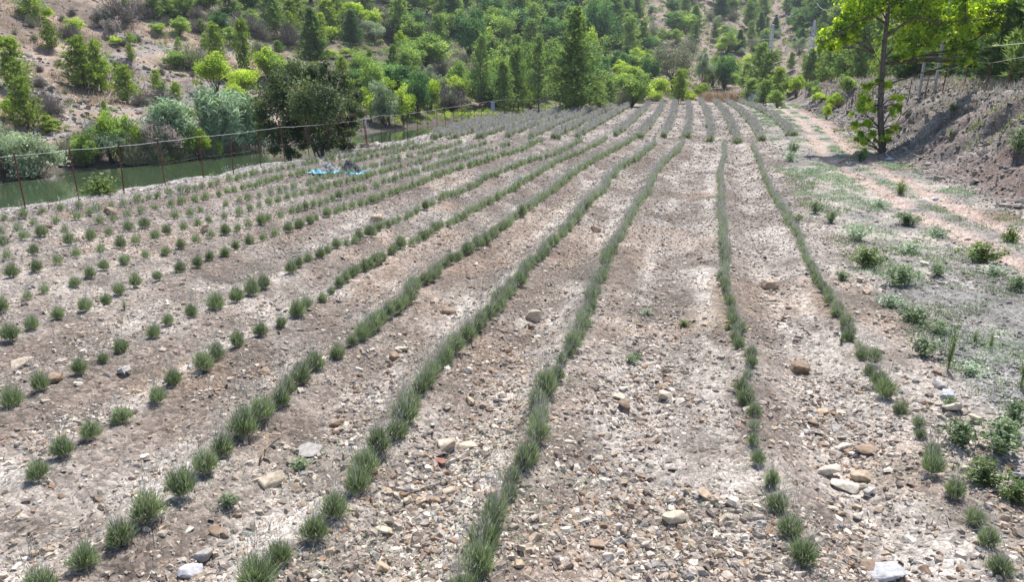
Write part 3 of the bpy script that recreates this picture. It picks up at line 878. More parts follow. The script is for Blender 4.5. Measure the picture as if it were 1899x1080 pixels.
ROCKS = [(1430,537,34,'tan','b'),(1484,692,36,'brown','b'),(1105,432,20,'brown','b'),(1250,970,42,'beige','r'),(1235,742,28,'beige','b'),(1260,748,20,'pale','s'),
 (1564,907,48,'pale','s'),(1535,880,38,'pale','b'),(1592,892,34,'tan','b'),(1613,918,24,'grey','b'),(1640,1070,64,'bluish grey','s'),(1606,1056,36,'brown','s'),
 (575,845,44,'grey','s'),(503,900,46,'beige','s'),(625,791,32,'brown','s'),(827,834,36,'beige','b'),(866,832,40,'beige','s'),(814,864,22,'reddish','b'),
 (838,864,22,'grey','b'),(704,1056,38,'tan','b'),(870,750,22,'tan','b'),(990,594,38,'beige','b'),(966,608,24,'pale','b'),(986,612,16,'brown','b'),
 (700,412,26,'tan','b'),(207,399,24,'brown','b'),(378,430,20,'tan','b'),(92,425,15,'brown','b'),(376,1037,36,'grey','b'),(358,1066,46,'bluish grey','s'),
 (404,992,32,'brown','s'),(100,712,32,'brown','b'),(232,697,24,'grey','b'),(45,683,44,'beige','s'),(490,695,20,'tan','b'),(830,584,32,'brown','s'),
 (1148,742,28,'beige','s'),(1156,760,28,'brown','b'),(1160,726,24,'pale','s'),(1312,924,36,'tan','s'),(1600,840,50,'brown','s'),(1563,832,30,'pale','s'),
 (1560,815,22,'beige','s'),(1744,722,28,'grey','b'),(1756,737,26,'bluish grey','b'),(1803,784,28,'beige','b'),(1766,760,46,'pale','s'),(1868,872,22,'orange','s'),
 (1890,892,30,'bluish grey','s'),(1712,494,18,'pale','b'),(1595,524,16,'beige','b'),(1606,546,16,'tan','b'),(963,1049,22,'tan','b'),(1104,1015,36,'brown','s'),
 (1128,1042,22,'pale','b'),(712,990,32,'beige','s'),(757,932,20,'beige','b'),(778,937,22,'tan','s'),(806,935,22,'brown','b'),(832,916,22,'beige','b'),(716,915,22,'tan','s'),
 (745,652,26,'beige','s'),(730,665,22,'brown','b'),(1523,766,24,'tan','s'),(1562,768,20,'beige','s'),(1508,790,20,'brown','b'),(1552,800,22,'grey','b'),
 (1580,848,20,'pale','s'),(1590,945,18,'tan','b'),(1560,955,20,'brown','s'),(1545,945,20,'beige','s'),(1592,963,20,'pale','b'),(1410,1000,0,'','')]
def lane_name(px, py):
    x, y = plane_pt(px, py)
    xs = {k: float(xinterp(y, ROWS[k][:, 1], ROWS[k][:, 0])) for k in _rk}
    if x > xs[2]: return 'on the verge right of the last row'
    if x > xs[1]: return 'in the lane left of the rightmost row'
    if x > xs[0]: return 'in the wide bare lane'
    for k in range(0, -11, -1):
        if x > xs[k - 1]: return 'in the lane left of row %s' % ['one', 'two', 'three', 'four', 'five', 'six', 'seven', 'eight', 'nine', 'ten', 'eleven'][-k] if False else 'in the %s lane left of the wide lane' % ordw(1 - k)
    return 'near the wire fence'
rc = {}
for i, (px, py, wpx, colr, sh) in enumerate(sorted([r for r in ROCKS if r[2]], key=lambda r: -r[1])):
    h_ = ray(px, py)
    x, y, z, zc = h_
    W = wpx * zc / F * 1.2
    dims = {'b': (W, W * .8, W * .62), 's': (W, W * .72, W * .30), 'r': (W, W * .75, W * .55)}[sh]
    me = rock_mesh(900 + i, *dims, [c * .95 for c in RC[colr]], sh == 'r')
    o = obj('rock', me)
    o.location = (x, y, z + dims[2] * (.26 if sh != 's' else .36))
    rg = random.Random(i)
    o.rotation_euler = (rg.gauss(0, .22), rg.gauss(0, .22), rg.uniform(-.6, .6))
    ln = lane_name(px, py); rc[ln] = rc.get(ln, 0) + 1
    look = {'b': 'blocky', 's': 'flat', 'r': 'rounded'}[sh]
    tag(o, '%s %s rock, %s from front %s' % (look, colr, ordw(rc[ln]), ln), 'rock', 'bigger rocks among the rows')

# ------------------------------------------------------------------ plant prototypes (unit size given, scaled at placing)
def trunk_mesh(pts, rad, limbs, mat, name='trunk'):
    g = Geo(); tube(g, pts, rad, 8)
    for (p, r) in limbs: tube(g, p, r, 5)
    return g.mesh(name, mat, smooth=True)

def make_pine(seed, mat, h=4.0, w=2.2, nbr=110, low=.06, shape=1.0, dens=1.0, open_=0.0, bark='bark'):
    rg = np.random.default_rng(seed)
    zz = np.linspace(0, h, 7); lean = rg.normal(0, .03, 2)
    tp = np.stack([lean[0] * zz + rg.normal(0, .015, 7) * h * .2, lean[1] * zz + rg.normal(0, .015, 7) * h * .2, zz], 1)
    tp[0, :2] = 0
    limbs = []; g = Geo()
    for b in range(nbr):
        f = low + (1 - low) * (b + rg.uniform(0, 1)) / nbr
        if rg.uniform() < open_: continue
        zb = f * h
        prof = (1 - (f - low) / (1 - low + .02)) ** (.75 * shape) * (.72 + .28 * min(1, (f - low) / .12))
        L_ = w / 2 * prof * rg.uniform(.4, 1.3) + .08
        th = b * 2.4 + rg.normal(0, .4); rise = rg.uniform(.12, .55) + .5 * f
        d = np.array([math.cos(th), math.sin(th), rise]); d /= np.linalg.norm(d)
        c = np.array([np.interp(zb, tp[:, 2], tp[:, 0]), np.interp(zb, tp[:, 2], tp[:, 1]), zb])
        e = c + d * L_
        if L_ > .3: limbs.append(([c, (c + e) / 2 - [0, 0, .03 * L_], e], [.018 * h / 4, .012 * h / 4, .005]))
        nt_ = max(3, int((4 + L_ * 9) * dens))
        t = rg.uniform(.25, 1.02, nt_)[:, None]
        P = c + d * L_ * t + rg.normal(0, .09, (nt_, 3)) * (.4 + L_)
        nn = 9
        PP = np.repeat(P, nn, 0)
        DD = rdirs(rg, nt_ * nn) * .75 + d * .7 + [0, 0, .55]
        tint = np.repeat(rg.uniform(.1, .9, nt_), nn) * .6 + rg.uniform(0, .4, nt_ * nn)
        DD /= np.linalg.norm(DD, axis=1)[:, None]
        LL = rg.uniform(.16, .32, nt_ * nn)[:, None]; WW = .026
        s = np.cross(DD, rdirs(rg, nt_ * nn)); s /= np.linalg.norm(s, axis=1)[:, None]
        V = np.stack([PP - s * WW, PP + s * WW, PP + DD * LL], 1).reshape(-1, 3)
        i = np.arange(nt_ * nn)[:, None] * 3
        g.add(V, i + np.array([0, 1, 2]), None, np.repeat(tint, 3))
    rad = np.linspace(.05, .008, 7) * h / 4
    return dict(h=h, w=w, trunk=trunk_mesh(tp, rad, limbs, M[bark]), crown=g.mesh('crown', mat))

def make_broad(seed, mat, h=4.0, w=4.0, ncl=26, leaf=.09, nl=2600, low=.12, bark='bark', crownlow=None, fill=.75, droop=0):
    rg = np.random.default_rng(seed)
    g = Geo(); limbs = []
    cz = h * (low + (1 - low) * .5); rz = h * (1 - low) * .5
    stems = 1 if low > .2 else 3
    root = [np.array([rg.normal(0, .04) * w, rg.normal(0, .04) * w, 0]) for _ in range(stems)]
    per = nl // ncl
    for c in range(ncl):
        d = rdirs(rg, 1)[0]; rr_ = rg.uniform(.2, 1) ** .5 * fill * (1 + .4 * math.sin(3 * math.atan2(d[1], d[0]) + seed) * abs(d[2]) + rg.normal(0, .12))
        P = np.array([d[0] * w / 2 * rr_, d[1] * w / 2 * rr_, cz + d[2] * rz * rr_])
        cr_ = rg.uniform(.09, .21) * (w + h) / 2
        n = int(per * rg.uniform(.6, 1.4))
        v = rdirs(rg, n) * (rg.uniform(.1, 1.25, n) ** .6)[:, None] * cr_ * [1, 1, .85]
        Q = P + v
        Q[:, 2] = np.maximum(Q[:, 2], .03 * h)
        tint = rg.uniform(.15, .85)
        leaves(g, Q, leaf, rg, .5, .4, np.full(n, tint))
        b = root[c % stems]
        mid = b * .4 + P * .6; mid[2] = P[2] * .5
        limbs.append(([b + [0, 0, .25 * P[2] if stems == 1 else 0], mid, P], [.02 * w / 3, .013 * w / 3, .005]))
    rad = np.array([.055, .045, .03, .012]) * h / 4
    tp = np.array([[0, 0, 0], [.02 * w, 0, h * .25], [-.01 * w, .02 * w, h * .5], [0, 0, h * .8]])
    return dict(h=h, w=w, trunk=trunk_mesh(tp, rad * 1.2, limbs, M[bark]), crown=g.mesh('crown', mat))

def make_brush(seed, mat, h=1.5, w=2.0, n=900):
    rg = np.random.default_rng(seed); g = Geo()
    th = rg.uniform(0, 6.283, n); pol = np.arccos(rg.uniform(.12, 1, n))
    D = np.stack([np.cos(th) * np.sin(pol) * w / 2, np.sin(th) * np.sin(pol) * w / 2, np.cos(pol) * h], 1)
    L_ = np.linalg.norm(D, axis=1) * rg.uniform(.45, 1.05, n)
    st = rg.uniform(0, .55, n)[:, None]
    P = rg.normal(0, .08, (n, 3)) * [w, w, 0] + D * st
    blades(g, P, D / np.linalg.norm(D, axis=1)[:, None] + rg.normal(0, .22, (n, 3)), L_ * .55, .022, rg, .15)
    m2 = n
    P = D * rg.uniform(.75, 1.0, n)[:, None] + rg.normal(0, .05, (m2, 3))
    leaves(g, P, .035, rg, .4, .3)
    return dict(h=h, w=w, trunk=None, crown=g.mesh('brush', mat))

def make_reed(seed, mat, h=4.0, w=2.6, n=60):
    rg = np.random.default_rng(seed); g = Geo(); gs = Geo()
    for i in range(n):
        b = np.array([rg.normal(0, .28) * w * .5, rg.normal(0, .28) * w * .5, 0])
        th = rg.uniform(0, 6.283); ln = rg.uniform(.05, .3); hh = h * rg.uniform(.6, .95)
        top = b + [math.cos(th) * ln * hh, math.sin(th) * ln * hh, hh]
        tube(gs, [b, (b + top) / 2, top], [.018, .014, .006], 4)
        nl = 22
        t = rg.uniform(.2, 1, nl)[:, None]; P = b + (top - b) * t
        a = rg.uniform(0, 6.283, nl)
        D = np.stack([np.cos(a), np.sin(a), rg.uniform(.3, 1.1, nl)], 1)
        blades(g, P, D, rg.uniform(.5, .95, nl), .085, rg, 1.5)
    return dict(h=h, w=w, trunk=gs.mesh('stems', M['greenbrush']), crown=g.mesh('leaves', mat))

def make_weed(seed, mat, h=.4, w=.6, n=420, leaf=.03):
    rg = np.random.default_rng(seed); g = Geo()
    ns = 26
    for i in range(ns):
        th = rg.uniform(0, 6.283); pol = rg.uniform(0, 1.1)
        d = np.array([math.cos(th) * math.sin(pol) * w / 2, math.sin(th) * math.sin(pol) * w / 2, h * math.cos(pol) ** .6])
        m = n // ns
        blades(g, np.zeros((1, 3)) + rg.normal(0, .02, 3) * [1, 1, 0], d[None], [np.linalg.norm(d)], [.008], rg, .1)
        t = rg.uniform(.25, 1.02, m)[:, None]
        leaves(g, d * t + rg.normal(0, .025, (m, 3)), leaf, rg, .45, .6)
    return dict(h=h, w=w, trunk=None, crown=g.mesh('weed', mat))

PR = {}
PR['pine'] = [make_pine(10 + i, M['pine'], 4, 2.6, 105, .04, .5 + .1 * i, 1.0, .12) for i in range(3)]
PR['greenpine'] = [make_pine(20 + i, M['greenpine'], 4.5, 2.5, 110, .05 + .03 * i, .5 + .12 * i, 1.0, .12) for i in range(4)]
PR['cone'] = [make_pine(30 + i, M['darkpine'] if i else M['greenpine'], 5, 2.5, 190, .03, 1.15, 1.3) for i in range(2)]
PR['loosepine'] = [make_pine(40 + i, M['greenpine'], 6, 3.2, 90, .12, .8, .9, .15) for i in range(2)]
PR['broad'] = [make_broad(50 + i, M['broad'], 4, 3.6, 34, .115, 5200) for i in range(3)]
PR['lime'] = [make_broad(60 + i, M['lime'], 3.5, 3, 30, .11, 3800) for i in range(3)]
PR['deep'] = [make_broad(70 + i, M['deep'], 4, 3.8, 34, .115, 5600) for i in range(2)]
PR['olive'] = [make_broad(80 + i, M['olive'], 3, 3.2, 32, .075, 5600) for i in range(2)]
PR['oleander'] = [make_broad(85 + i, M['oleander'], 2.4, 2.8, 26, .08, 3800) for i in range(2)]
PR['brush'] = [make_brush(90 + i, M['brush']) for i in range(3)]
PR['greenbrush'] = [make_brush(95 + i, M['greenbrush']) for i in range(2)]
PR['sapling'] = [make_broad(105 + i, M['lime'], 4, 1.6, 18, .11, 1500, .1, fill=.9) for i in range(2)]
PR['reed'] = [make_reed(110 + i, M['reed']) for i in range(2)]
PR['bigpine'] = [make_pine(45, M['greenpine'], 8, 4.2, 210, .03, 1.05, 1.1, .08)]
PR['umbrella'] = [make_broad(120, M['greenbrush'], 5, 4.6, 36, .085, 4600, .35)]
LOOK = {'pine': ('pine_tree', 'young pine', 'pine tree', 'light young pine'),
        'greenpine': ('pine_tree', 'green pine', 'pine tree', 'bushy green pine'),
        'cone': ('conifer_tree', 'conifer', 'conifer', 'dense dark conifer'),
        'loosepine': ('pine_tree', 'loose pine', 'pine tree', 'loose open pine'),
        'broad': ('leafy_tree', 'leafy tree', 'tree', 'green leafy tree'),
        'lime': ('leafy_bush', 'bright bush', 'bush', 'yellow-green bush'),
        'deep': ('leafy_tree', 'dark tree', 'tree', 'deep green leafy tree'),
        'olive': ('grey_green_bush', 'grey-green bush', 'bush', 'grey-green leafy bush'),
        'oleander': ('flowering_bush', 'oleander', 'bush', 'grey pink-flowered bush'),
        'brush': ('dry_bush', 'dry brush', 'bush', 'leafless grey dry bush'),
        'greenbrush': ('scrub_bush', 'scrub', 'bush', 'dull twiggy scrub bush'),
        'sapling': ('sapling', 'sapling', 'sapling', 'slim yellow-green sapling'),
        'reed': ('reed_clump', 'reeds', 'reeds', 'silvery giant reed clump'),
        'bigpine': ('pine_tree', 'big pine', 'pine tree', 'tall dark pyramid pine'),
        'umbrella': ('pine_tree', 'umbrella pine', 'pine tree', 'brownish umbrella-shaped pine')}
def zone(px, py, z):
    if px > 1480 and z < 105: return 'on the bank at the right' if px < 1660 else 'behind the right bank fence'
    if px < 480:
        if z < 59: return 'along the far shore of the pond'
        return 'low on the dry slope left of the reeds' if py > 100 else 'high on the dry slope at top left'
    if px < 780:
        if py > 175: return 'behind the dark oak and pond end'
        return 'on the slope above the dark oak' if py > 100 else 'on the wooded slope at top centre-left'
    if px < 1150:
        if py > 150: return 'on the valley floor behind the upper field'
        return 'on the mid slope near the tall conifer' if py > 90 else 'in the woods at top centre'
    if px < 1480:
        if py > 140: return 'beyond the far end of the rows'
        return 'on the pinkish slope below the pylons' if py > 70 else 'on the upper slope right of centre'
    return 'on the far slope behind the plane tree'
PLACED = []
rp = random.Random(11)
def place(kind, px, py, hpx, wpx, note=None, depth=None, sink=.05, wh=None):
    if depth is None:
        r_ = ray(px, py)
        if r_ is None: return None
        x, y, z, zc = r_
    else:
        x, y, _z = at_depth(px, py, depth); z = float(H(x, y)[0]); zc = depth
    pr = PR[kind][rp.randrange(len(PR[kind]))]
    hm = hpx * zc / F / .95 * 1.06; wm = wpx * zc / F * 1.22
    nm, short, cat, look = LOOK[kind]
    rot = rp.uniform(0, 6.28)
    sc = (wm / pr['w'], wm / pr['w'] * rp.uniform(.9, 1.1), hm / pr['h'])
    if hpx >= 26 and pr['trunk'] is not None:
        o = empty(nm, (x, y, z - sink * hm * .3))
        c = obj('crown', pr['crown'], o)
        t = obj('trunk' if kind != 'reed' else 'stems', pr['trunk'], o)
        if kind == 'reed': c.name = 'leaves'
    else:
        o = obj(nm, pr['crown']); o.location = (x, y, z - sink * hm * .3)
    o.rotation_euler = (0, 0, rot); o.scale = sc
    PLACED.append((o, kind, px, py, zc, note))
    return o

T = [  # kind, base px, base py, height px, width px
 ('pine',58,38,46,44),('pine',98,92,42,30),('pine',35,172,82,60),('pine',54,243,80,50),('lime',22,225,38,38),('pine',157,166,80,58),('pine',188,174,78,42),('pine',238,192,58,42),
 ('pine',402,112,56,34),('pine',455,139,80,34),('deep',410,66,42,36),('broad',293,65,18,24),('lime',143,62,28,28),('lime',90,40,22,24),('pine',90,247,26,30),
 ('pine',290,162,27,20),('pine',327,182,24,24),('lime',400,173,68,60),('lime',452,180,52,56),('lime',438,196,34,40),('broad',330,126,28,54),('broad',350,118,22,34),('lime',215,84,16,24),('broad',245,84,20,18),
 ('brush',222,44,52,80),('brush',262,36,40,50),('greenbrush',357,128,46,62),('brush',230,142,34,40),('brush',130,74,28,34),('brush',298,192,26,46),('oleander',190,58,34,30),('oleander',212,74,36,30),
 ('brush',96,214,38,46),('brush',80,196,30,40),('brush',366,62,26,34),('brush',452,58,34,58),('brush',190,250,26,50),('greenbrush',150,262,22,40),('brush',264,196,22,40),('greenbrush',12,262,30,40),
 ('greenpine',285,36,46,40),('greenpine',312,38,44,32),('broad',342,32,44,40),('broad',385,18,36,44),('greenpine',430,30,40,36),('deep',462,22,44,40),
 ('reed',318,293,104,46),('reed',338,292,96,44),('reed',300,290,80,40),('reed',395,290,118,36),('reed',432,288,110,44),('reed',458,286,104,44),('reed',478,284,96,40),('reed',415,288,100,40),('reed',356,294,70,36),
 ('olive',62,338,86,100),('olive',5,330,96,60),('greenbrush',30,318,60,50),('broad',165,312,58,44),('greenbrush',150,308,50,44),('olive',210,306,70,60),('broad',228,304,92,46),('lime',205,302,84,36),
 ('greenbrush',250,308,54,46),('lime',262,300,66,40),('greenbrush',290,306,50,50),('oleander',300,304,74,64),('greenbrush',330,302,60,44),('broad',352,300,52,46),('lime',372,300,54,40),('greenbrush',392,298,40,40),
 ('lime',316,308,17,14),('lime',405,298,34,22),('broad',282,300,60,40),('brush',130,305,34,40),('brush',178,296,40,40),('greenbrush',120,285,30,40),('greenbrush',440,290,36,40),
 ('cone',586,120,84,50),('greenpine',498,52,54,30),('pine',542,58,48,36),('brush',536,88,42,46),('brush',556,84,30,30),('brush',480,74,34,40),('lime',497,152,56,56),('broad',515,156,50,52),('greenpine',517,102,22,22),
 ('pine',636,164,48,34),('pine',620,196,40,36),('cone',654,84,52,38),('pine',608,66,56,40),('lime',744,104,40,22),('greenpine',730,152,56,36),('greenpine',687,127,30,18),('lime',644,107,14,22),('lime',615,108,14,24),
 ('brush',765,138,30,36),('brush',798,158,36,34),('brush',862,117,16,26),('broad',690,184,66,44),('olive',712,232,76,50),('sapling',722,232,62,26),('sapling',748,234,74,24),('lime',757,222,50,30),('deep',775,214,80,52),
 ('oleander',765,180,40,50),('lime',800,206,62,34),('sapling',688,226,48,20),('brush',835,202,46,66),('brush',815,180,34,36),('broad',850,172,52,46),('lime',830,168,24,22),('loosepine',890,204,118,52),('greenpine',815,104,62,40),
 ('deep',870,106,84,54),('cone',842,58,70,40),('cone',856,40,60,36),('broad',930,82,54,56),('lime',905,106,34,44),('broad',940,180,76,56),('greenbrush',700,160,36,40),('greenbrush',668,130,24,36),
 ('bigpine',1064,209,162,112),('deep',1108,112,100,60),('deep',1124,106,72,44),('deep',1090,100,82,40),('lime',1094,130,72,26),('lime',1106,150,40,30),('loosepine',999,210,120,54),('greenpine',962,208,100,46),('greenpine',935,214,84,44),
 ('broad',978,196,96,50),('broad',1020,160,78,60),('oleander',998,120,26,30),('deep',1145,148,52,46),('lime',1172,170,48,42),('lime',1188,190,36,50),('umbrella',1245,168,80,76),('lime',1203,128,26,24),('deep',1205,158,50,40),
 ('greenbrush',1155,199,36,30),('lime',1220,184,40,40),('lime',1158,175,40,36),('pine',1258,192,52,34),('lime',1278,192,22,20),('lime',1213,192,24,28),('greenpine',1107,204,44,42),('greenpine',1130,200,44,36),
 ('deep',1343,166,60,44),('lime',1352,150,40,34),('olive',1305,162,54,36),('broad',1322,160,52,34),('lime',1300,185,28,26),('greenpine',1400,176,78,48),('greenpine',1425,176,66,46),('greenpine',1382,170,46,36),('pine',1440,182,46,40),
 ('greenpine',1270,44,42,26),('broad',1346,70,20,30),('deep',1165,108,22,22),('broad',1204,107,14,20),('greenpine',1190,88,40,30),('greenpine',1172,80,44,30),('broad',1212,92,22,24),
 ('greenpine',1465,132,28,20),('greenpine',1492,134,26,18),('cone',1408,72,40,22),('cone',1436,70,34,18),('deep',1486,62,44,34),('cone',1486,85,26,20),('greenpine',1395,40,36,30),
 ('lime',1475,182,36,34),('broad',1460,176,30,30),('broad',1512,182,20,16),('lime',1518,190,18,26),('broad',1568,178,36,30),('greenbrush',1552,200,34,34),('lime',1545,206,30,24),('lime',1532,222,28,16),('broad',1500,176,24,22),
 ('greenpine',1395,190,36,40),('greenpine',1415,196,40,34),('broad',1440,200,30,34),
]
for t_ in T: place(*t_)
# trees that stand behind the top of the right bank
for (k, px, z, hpx, wpx) in [('greenpine',1540,95,80,46),('greenpine',1562,90,92,50),('pine',1528,100,56,36),('greenpine',1590,85,100,54),('greenpine',1615,90,96,50),('pine',1640,78,80,48),('greenpine',1665,70,100,60),
                             ('cone',1690,62,130,70),('cone',1722,66,140,70),('cone',1755,58,150,80),('cone',1785,52,150,80),('greenpine',1808,60,120,64),('cone',1835,46,190,90),('cone',1866,40,260,110),('cone',1900,37,300,130),('cone',1880,50,260,120),('cone',1940,34,340,140),
                             ('greenpine',1500,120,60,36),('greenpine',1512,130,66,40),('loosepine',1550,110,100,50),('loosepine',1602,100,120,56),('cone',1820,70,170,80),('cone',1770,80,150,70)]:
    x, y, _ = at_depth(px, 150, z)
    hz = float(H(x, y)[0]); u, v_ = px_of(np.array([x]), np.array([y]), np.array([hz]))
    place(k, px, float(v_[0]), hpx, wpx, depth=z)
# woods filling the wooded slopes: still one thing each
def auto(n, x0, x1, y0, y1, kinds, hp, mind):
    pts = []
    tries = 0
    while len(pts) < n and tries < n * 30:
        tries += 1
        px, py = rp.uniform(x0, x1), rp.uniform(y0, y1)
        if all((px - a) ** 2 + ((py - b) * 1.6) ** 2 > mind ** 2 for a, b in pts): pts.append((px, py))
    for px, py in sorted(pts, key=lambda p: p[1]):
        k = rp.choice(kinds); h_ = rp.uniform(*hp)
        if k in ('brush', 'greenbrush', 'olive', 'oleander', 'lime'): h_ *= .7
        place(k, px, py, h_, h_ * {'pine': .7, 'greenpine': .7, 'cone': .68, 'loosepine': .75, 'sapling': .4}.get(k, 1.05) * rp.uniform(.85, 1.2))
auto(74, 470, 1000, -30, 92, ['greenpine', 'pine', 'greenpine', 'broad', 'broad', 'deep', 'olive', 'lime', 'greenbrush', 'brush'], (40, 70), 22)
auto(44, 960, 1180, -28, 108, ['greenpine', 'greenpine', 'greenpine', 'cone', 'broad', 'deep'], (40, 68), 20)
auto(30, 640, 960, 132, 205, ['broad', 'greenpine', 'olive', 'greenbrush', 'deep', 'lime', 'broad'], (36, 64), 25)
auto(20, 900, 1180, 130, 205, ['broad', 'broad', 'lime', 'deep', 'broad', 'loosepine'], (38, 62), 26)
auto(64, 1160, 1560, -25, 105, ['greenpine', 'broad', 'deep', 'greenbrush', 'olive', 'greenpine', 'cone'], (22, 44), 18)
auto(18, 1180, 1460, 90, 165, ['greenpine', 'broad', 'greenbrush', 'lime', 'olive'], (18, 34), 26)
auto(46, -10, 480, 10, 250, ['brush', 'greenbrush', 'brush', 'greenbrush', 'pine', 'broad'], (14, 30), 26)
auto(22, 300, 500, -20, 100, ['greenpine', 'broad', 'brush', 'greenbrush', 'broad'], (22, 40), 27)
auto(14, 1480, 1640, -20, 60, ['greenpine', 'deep', 'greenpine'], (44, 70), 26)
grp = {}
for rec in PLACED:
    key = (rec[1], zone(rec[2], rec[3], rec[4])); grp.setdefault(key, []).append(rec)
for (kind, zn), recs in grp.items():
    recs.sort(key=lambda r: r[2])
    nm, short, cat, look = LOOK[kind]
    for i, rec in enumerate(recs):
        if len(recs) == 1: lab = 'the only %s %s' % (look, zn)
        else: lab = '%s, %s from left %s' % (look, ordw(i + 1), zn)
        tag(rec[0], lab, cat, '%s %s' % (look, zn))

# ------------------------------------------------------------------ distant scrub, undergrowth, dry grass
def raycast_many(px, py, zmin, zmax):
    Zm = _zs[(_zs > zmin) & (_zs < zmax)]
    out = []
    for a in range(0, len(px), 4000):
        p, q_ = px[a:a + 4000], py[a:a + 4000]
        v = (CY - q_) / F
        RX = Zm[None] * ((p - CX) / F)[:, None]; RY = Zm[None] * (cp + sp * v)[:, None]; RZ = CAMH + Zm[None] * (cp * v - sp)[:, None]
        HH = H(RX.ravel(), RY.ravel()).reshape(RX.shape)
        hit = HH >= RZ; ii = hit.argmax(1); ok = hit.any(1) & (ii > 0)
        k = np.arange(len(p))
        out.append(np.stack([RX[k, ii], RY[k, ii], HH[k, ii], Zm[ii]], 1)[ok])
    return np.concatenate(out)

def scrub_mass(name, label, cat, regions, mat, seed, size=(.3, .9), nl=60, leaf=.07):
    rg = np.random.default_rng(seed); g = Geo()
    for (n, x0, x1, y0, y1) in regions:
        P = raycast_many(rg.uniform(x0, x1, n), rg.uniform(y0, y1, n), 34, 420)
        P = P[(P[:, 2] > -2.1) & ((P[:, 0] < fence_x(P[:, 1]) - .8) | (P[:, 1] > 108))]
        for p in P:
            f = p[3] / 100
            s = rg.uniform(*size) * max(.7, f ** .7)
            m = nl
            v = rdirs(rg, m) * (rg.uniform(.3, 1, m) ** .5)[:, None] * s * [1, 1, .8]
            v[:, 2] = np.abs(v[:, 2])
            leaves(g, p[:3] + v, leaf * max(.8, f) * 1.2, rg, .55, .4, np.full(m, rg.uniform(.1, .9)))
    me = g.mesh(name, mat)
    tag(obj(name, me), label, cat, kind='stuff')
scrub_mass('green_undergrowth', 'low green undergrowth filling gaps between the trees on the slopes', 'undergrowth',
           [(900, 470, 1180, -30, 112), (380, 640, 1180, 112, 215), (220, 280, 480, -20, 90), (560, 1150, 1560, -25, 90), (220, 1180, 1450, 90, 180), (200, 1480, 1720, -20, 140), (90, 120, 480, 90, 290)], M['broad'], 301)
scrub_mass('grey_scrub', 'low grey-green scrub dotted over the hillsides', 'scrub',
           [(160, -20, 480, -10, 290), (200, 470, 1150, -30, 200), (800, 1150, 1560, -25, 150)], M['greenbrush'], 302, (.2, .6), 50, .06)
scrub_mass('bright_undergrowth', 'bright green leafy growth along the far pond edge and valley floor', 'undergrowth',
           [(170, 700, 1300, 165, 262), (320, 735, 980, 200, 262), (80, 120, 480, 240, 315), (60, 560, 760, 150, 260)], M['lime'], 303, (.25, .6), 80, .06)
scrub_mass('dark_undergrowth', 'dark leafy undergrowth in the valley and under the trees', 'undergrowth',
           [(160, 640, 1300, 140, 230), (120, 600, 1150, 0, 120), (60, 1600, 1880, 60, 150)], M['deep'], 304, (.4, .9), 70, .08)

def grass_mass(name, label, mat, P, rng, h=(.2, .45), per=9, wd=.012, spread=.2):
    g = Geo(); n = len(P) * per
    PP = np.repeat(P[:, :3], per, 0); f = np.maximum(1, np.repeat(P[:, 3], per) / 22)
    PP[:, :2] += rng.normal(0, spread, (n, 2))
    PP[:, 2] = H(PP[:, 0], PP[:, 1])
    D = rng.normal(0, .35, (n, 3)); D[:, 2] = 1
    blades(g, PP, D, rng.uniform(*h, n), wd * f, rng, .4)
    tag(obj(name, g.mesh(name, mat)), label, 'grass', kind='stuff')
rg = np.random.default_rng(77)
def hill_pts(n, x0, x1, y0, y1, zmin=34, zmax=420, thr=None):
    P = raycast_many(rg.uniform(x0, x1, n), rg.uniform(y0, y1, n), zmin, zmax)
    P = P[P[:, 2] > -2.0]
    if thr is not None: P = P[fbm(P[:, 0] / 7, P[:, 1] / 7, 71, 3) > thr]
    return P
P = np.vstack([hill_pts(2600, -20, 500, -10, 290, thr=-.05), hill_pts(1200, 480, 1000, 60, 200, thr=-.1), hill_pts(1500, 1150, 1560, 0, 170, thr=-.15)])
grass_mass('dry_hillside_grass', 'tan dry grass covering the open hillside', M['drygrass'], P, rg, (.25, .6), 8, .014, .35)

# bank top grass, verge ground cover (near)
def strip(n, dmin, dmax, ymin, ymax, pw=1.3):
    Y = ymin + (ymax - ymin) * rg.uniform(0, 1, n) ** pw
    X = np.interp(Y, BX_Y, BX_X) + rg.uniform(dmin, dmax, n)
    return np.stack([X, Y, H(X, Y), np.hypot(X, Y)], 1)
P = strip(2600, 4.2, 12, 14, 95); 
grass_mass('bank_top_dry_grass', 'pale dry grass and seed heads along the bank top', M['greygrass'], P, rg, (.2, .6), 9, .012, .15)
P = strip(900, 2.5, 9, 10, 70); P = P[fbm(P[:, 0] / 2.5, P[:, 1] / 2.5, 12, 3) > .05]
grass_mass('bank_green_grass', 'green weeds spreading over the upper bank', M['weed'], P, rg, (.12, .35), 14, .016, .16)
Pv = strip(8000, -6.5, .2, 5, 95, 1.5)
rowx = xinterp(Pv[:, 1], ROWS[2][:, 1], ROWS[2][:, 0])
tr = np.exp(-((Pv[:, 0] - np.interp(Pv[:, 1], BX_Y, BX_X) + 1.9 - .75) / .45) ** 2) + np.exp(-((Pv[:, 0] - np.interp(Pv[:, 1], BX_Y, BX_X) + 1.9 + .75) / .45) ** 2)
Pv = Pv[(Pv[:, 0] > rowx + .7) & (tr < .35)]
nz = fbm(Pv[:, 0] / 1.6, Pv[:, 1] / 1.6, 14, 3)
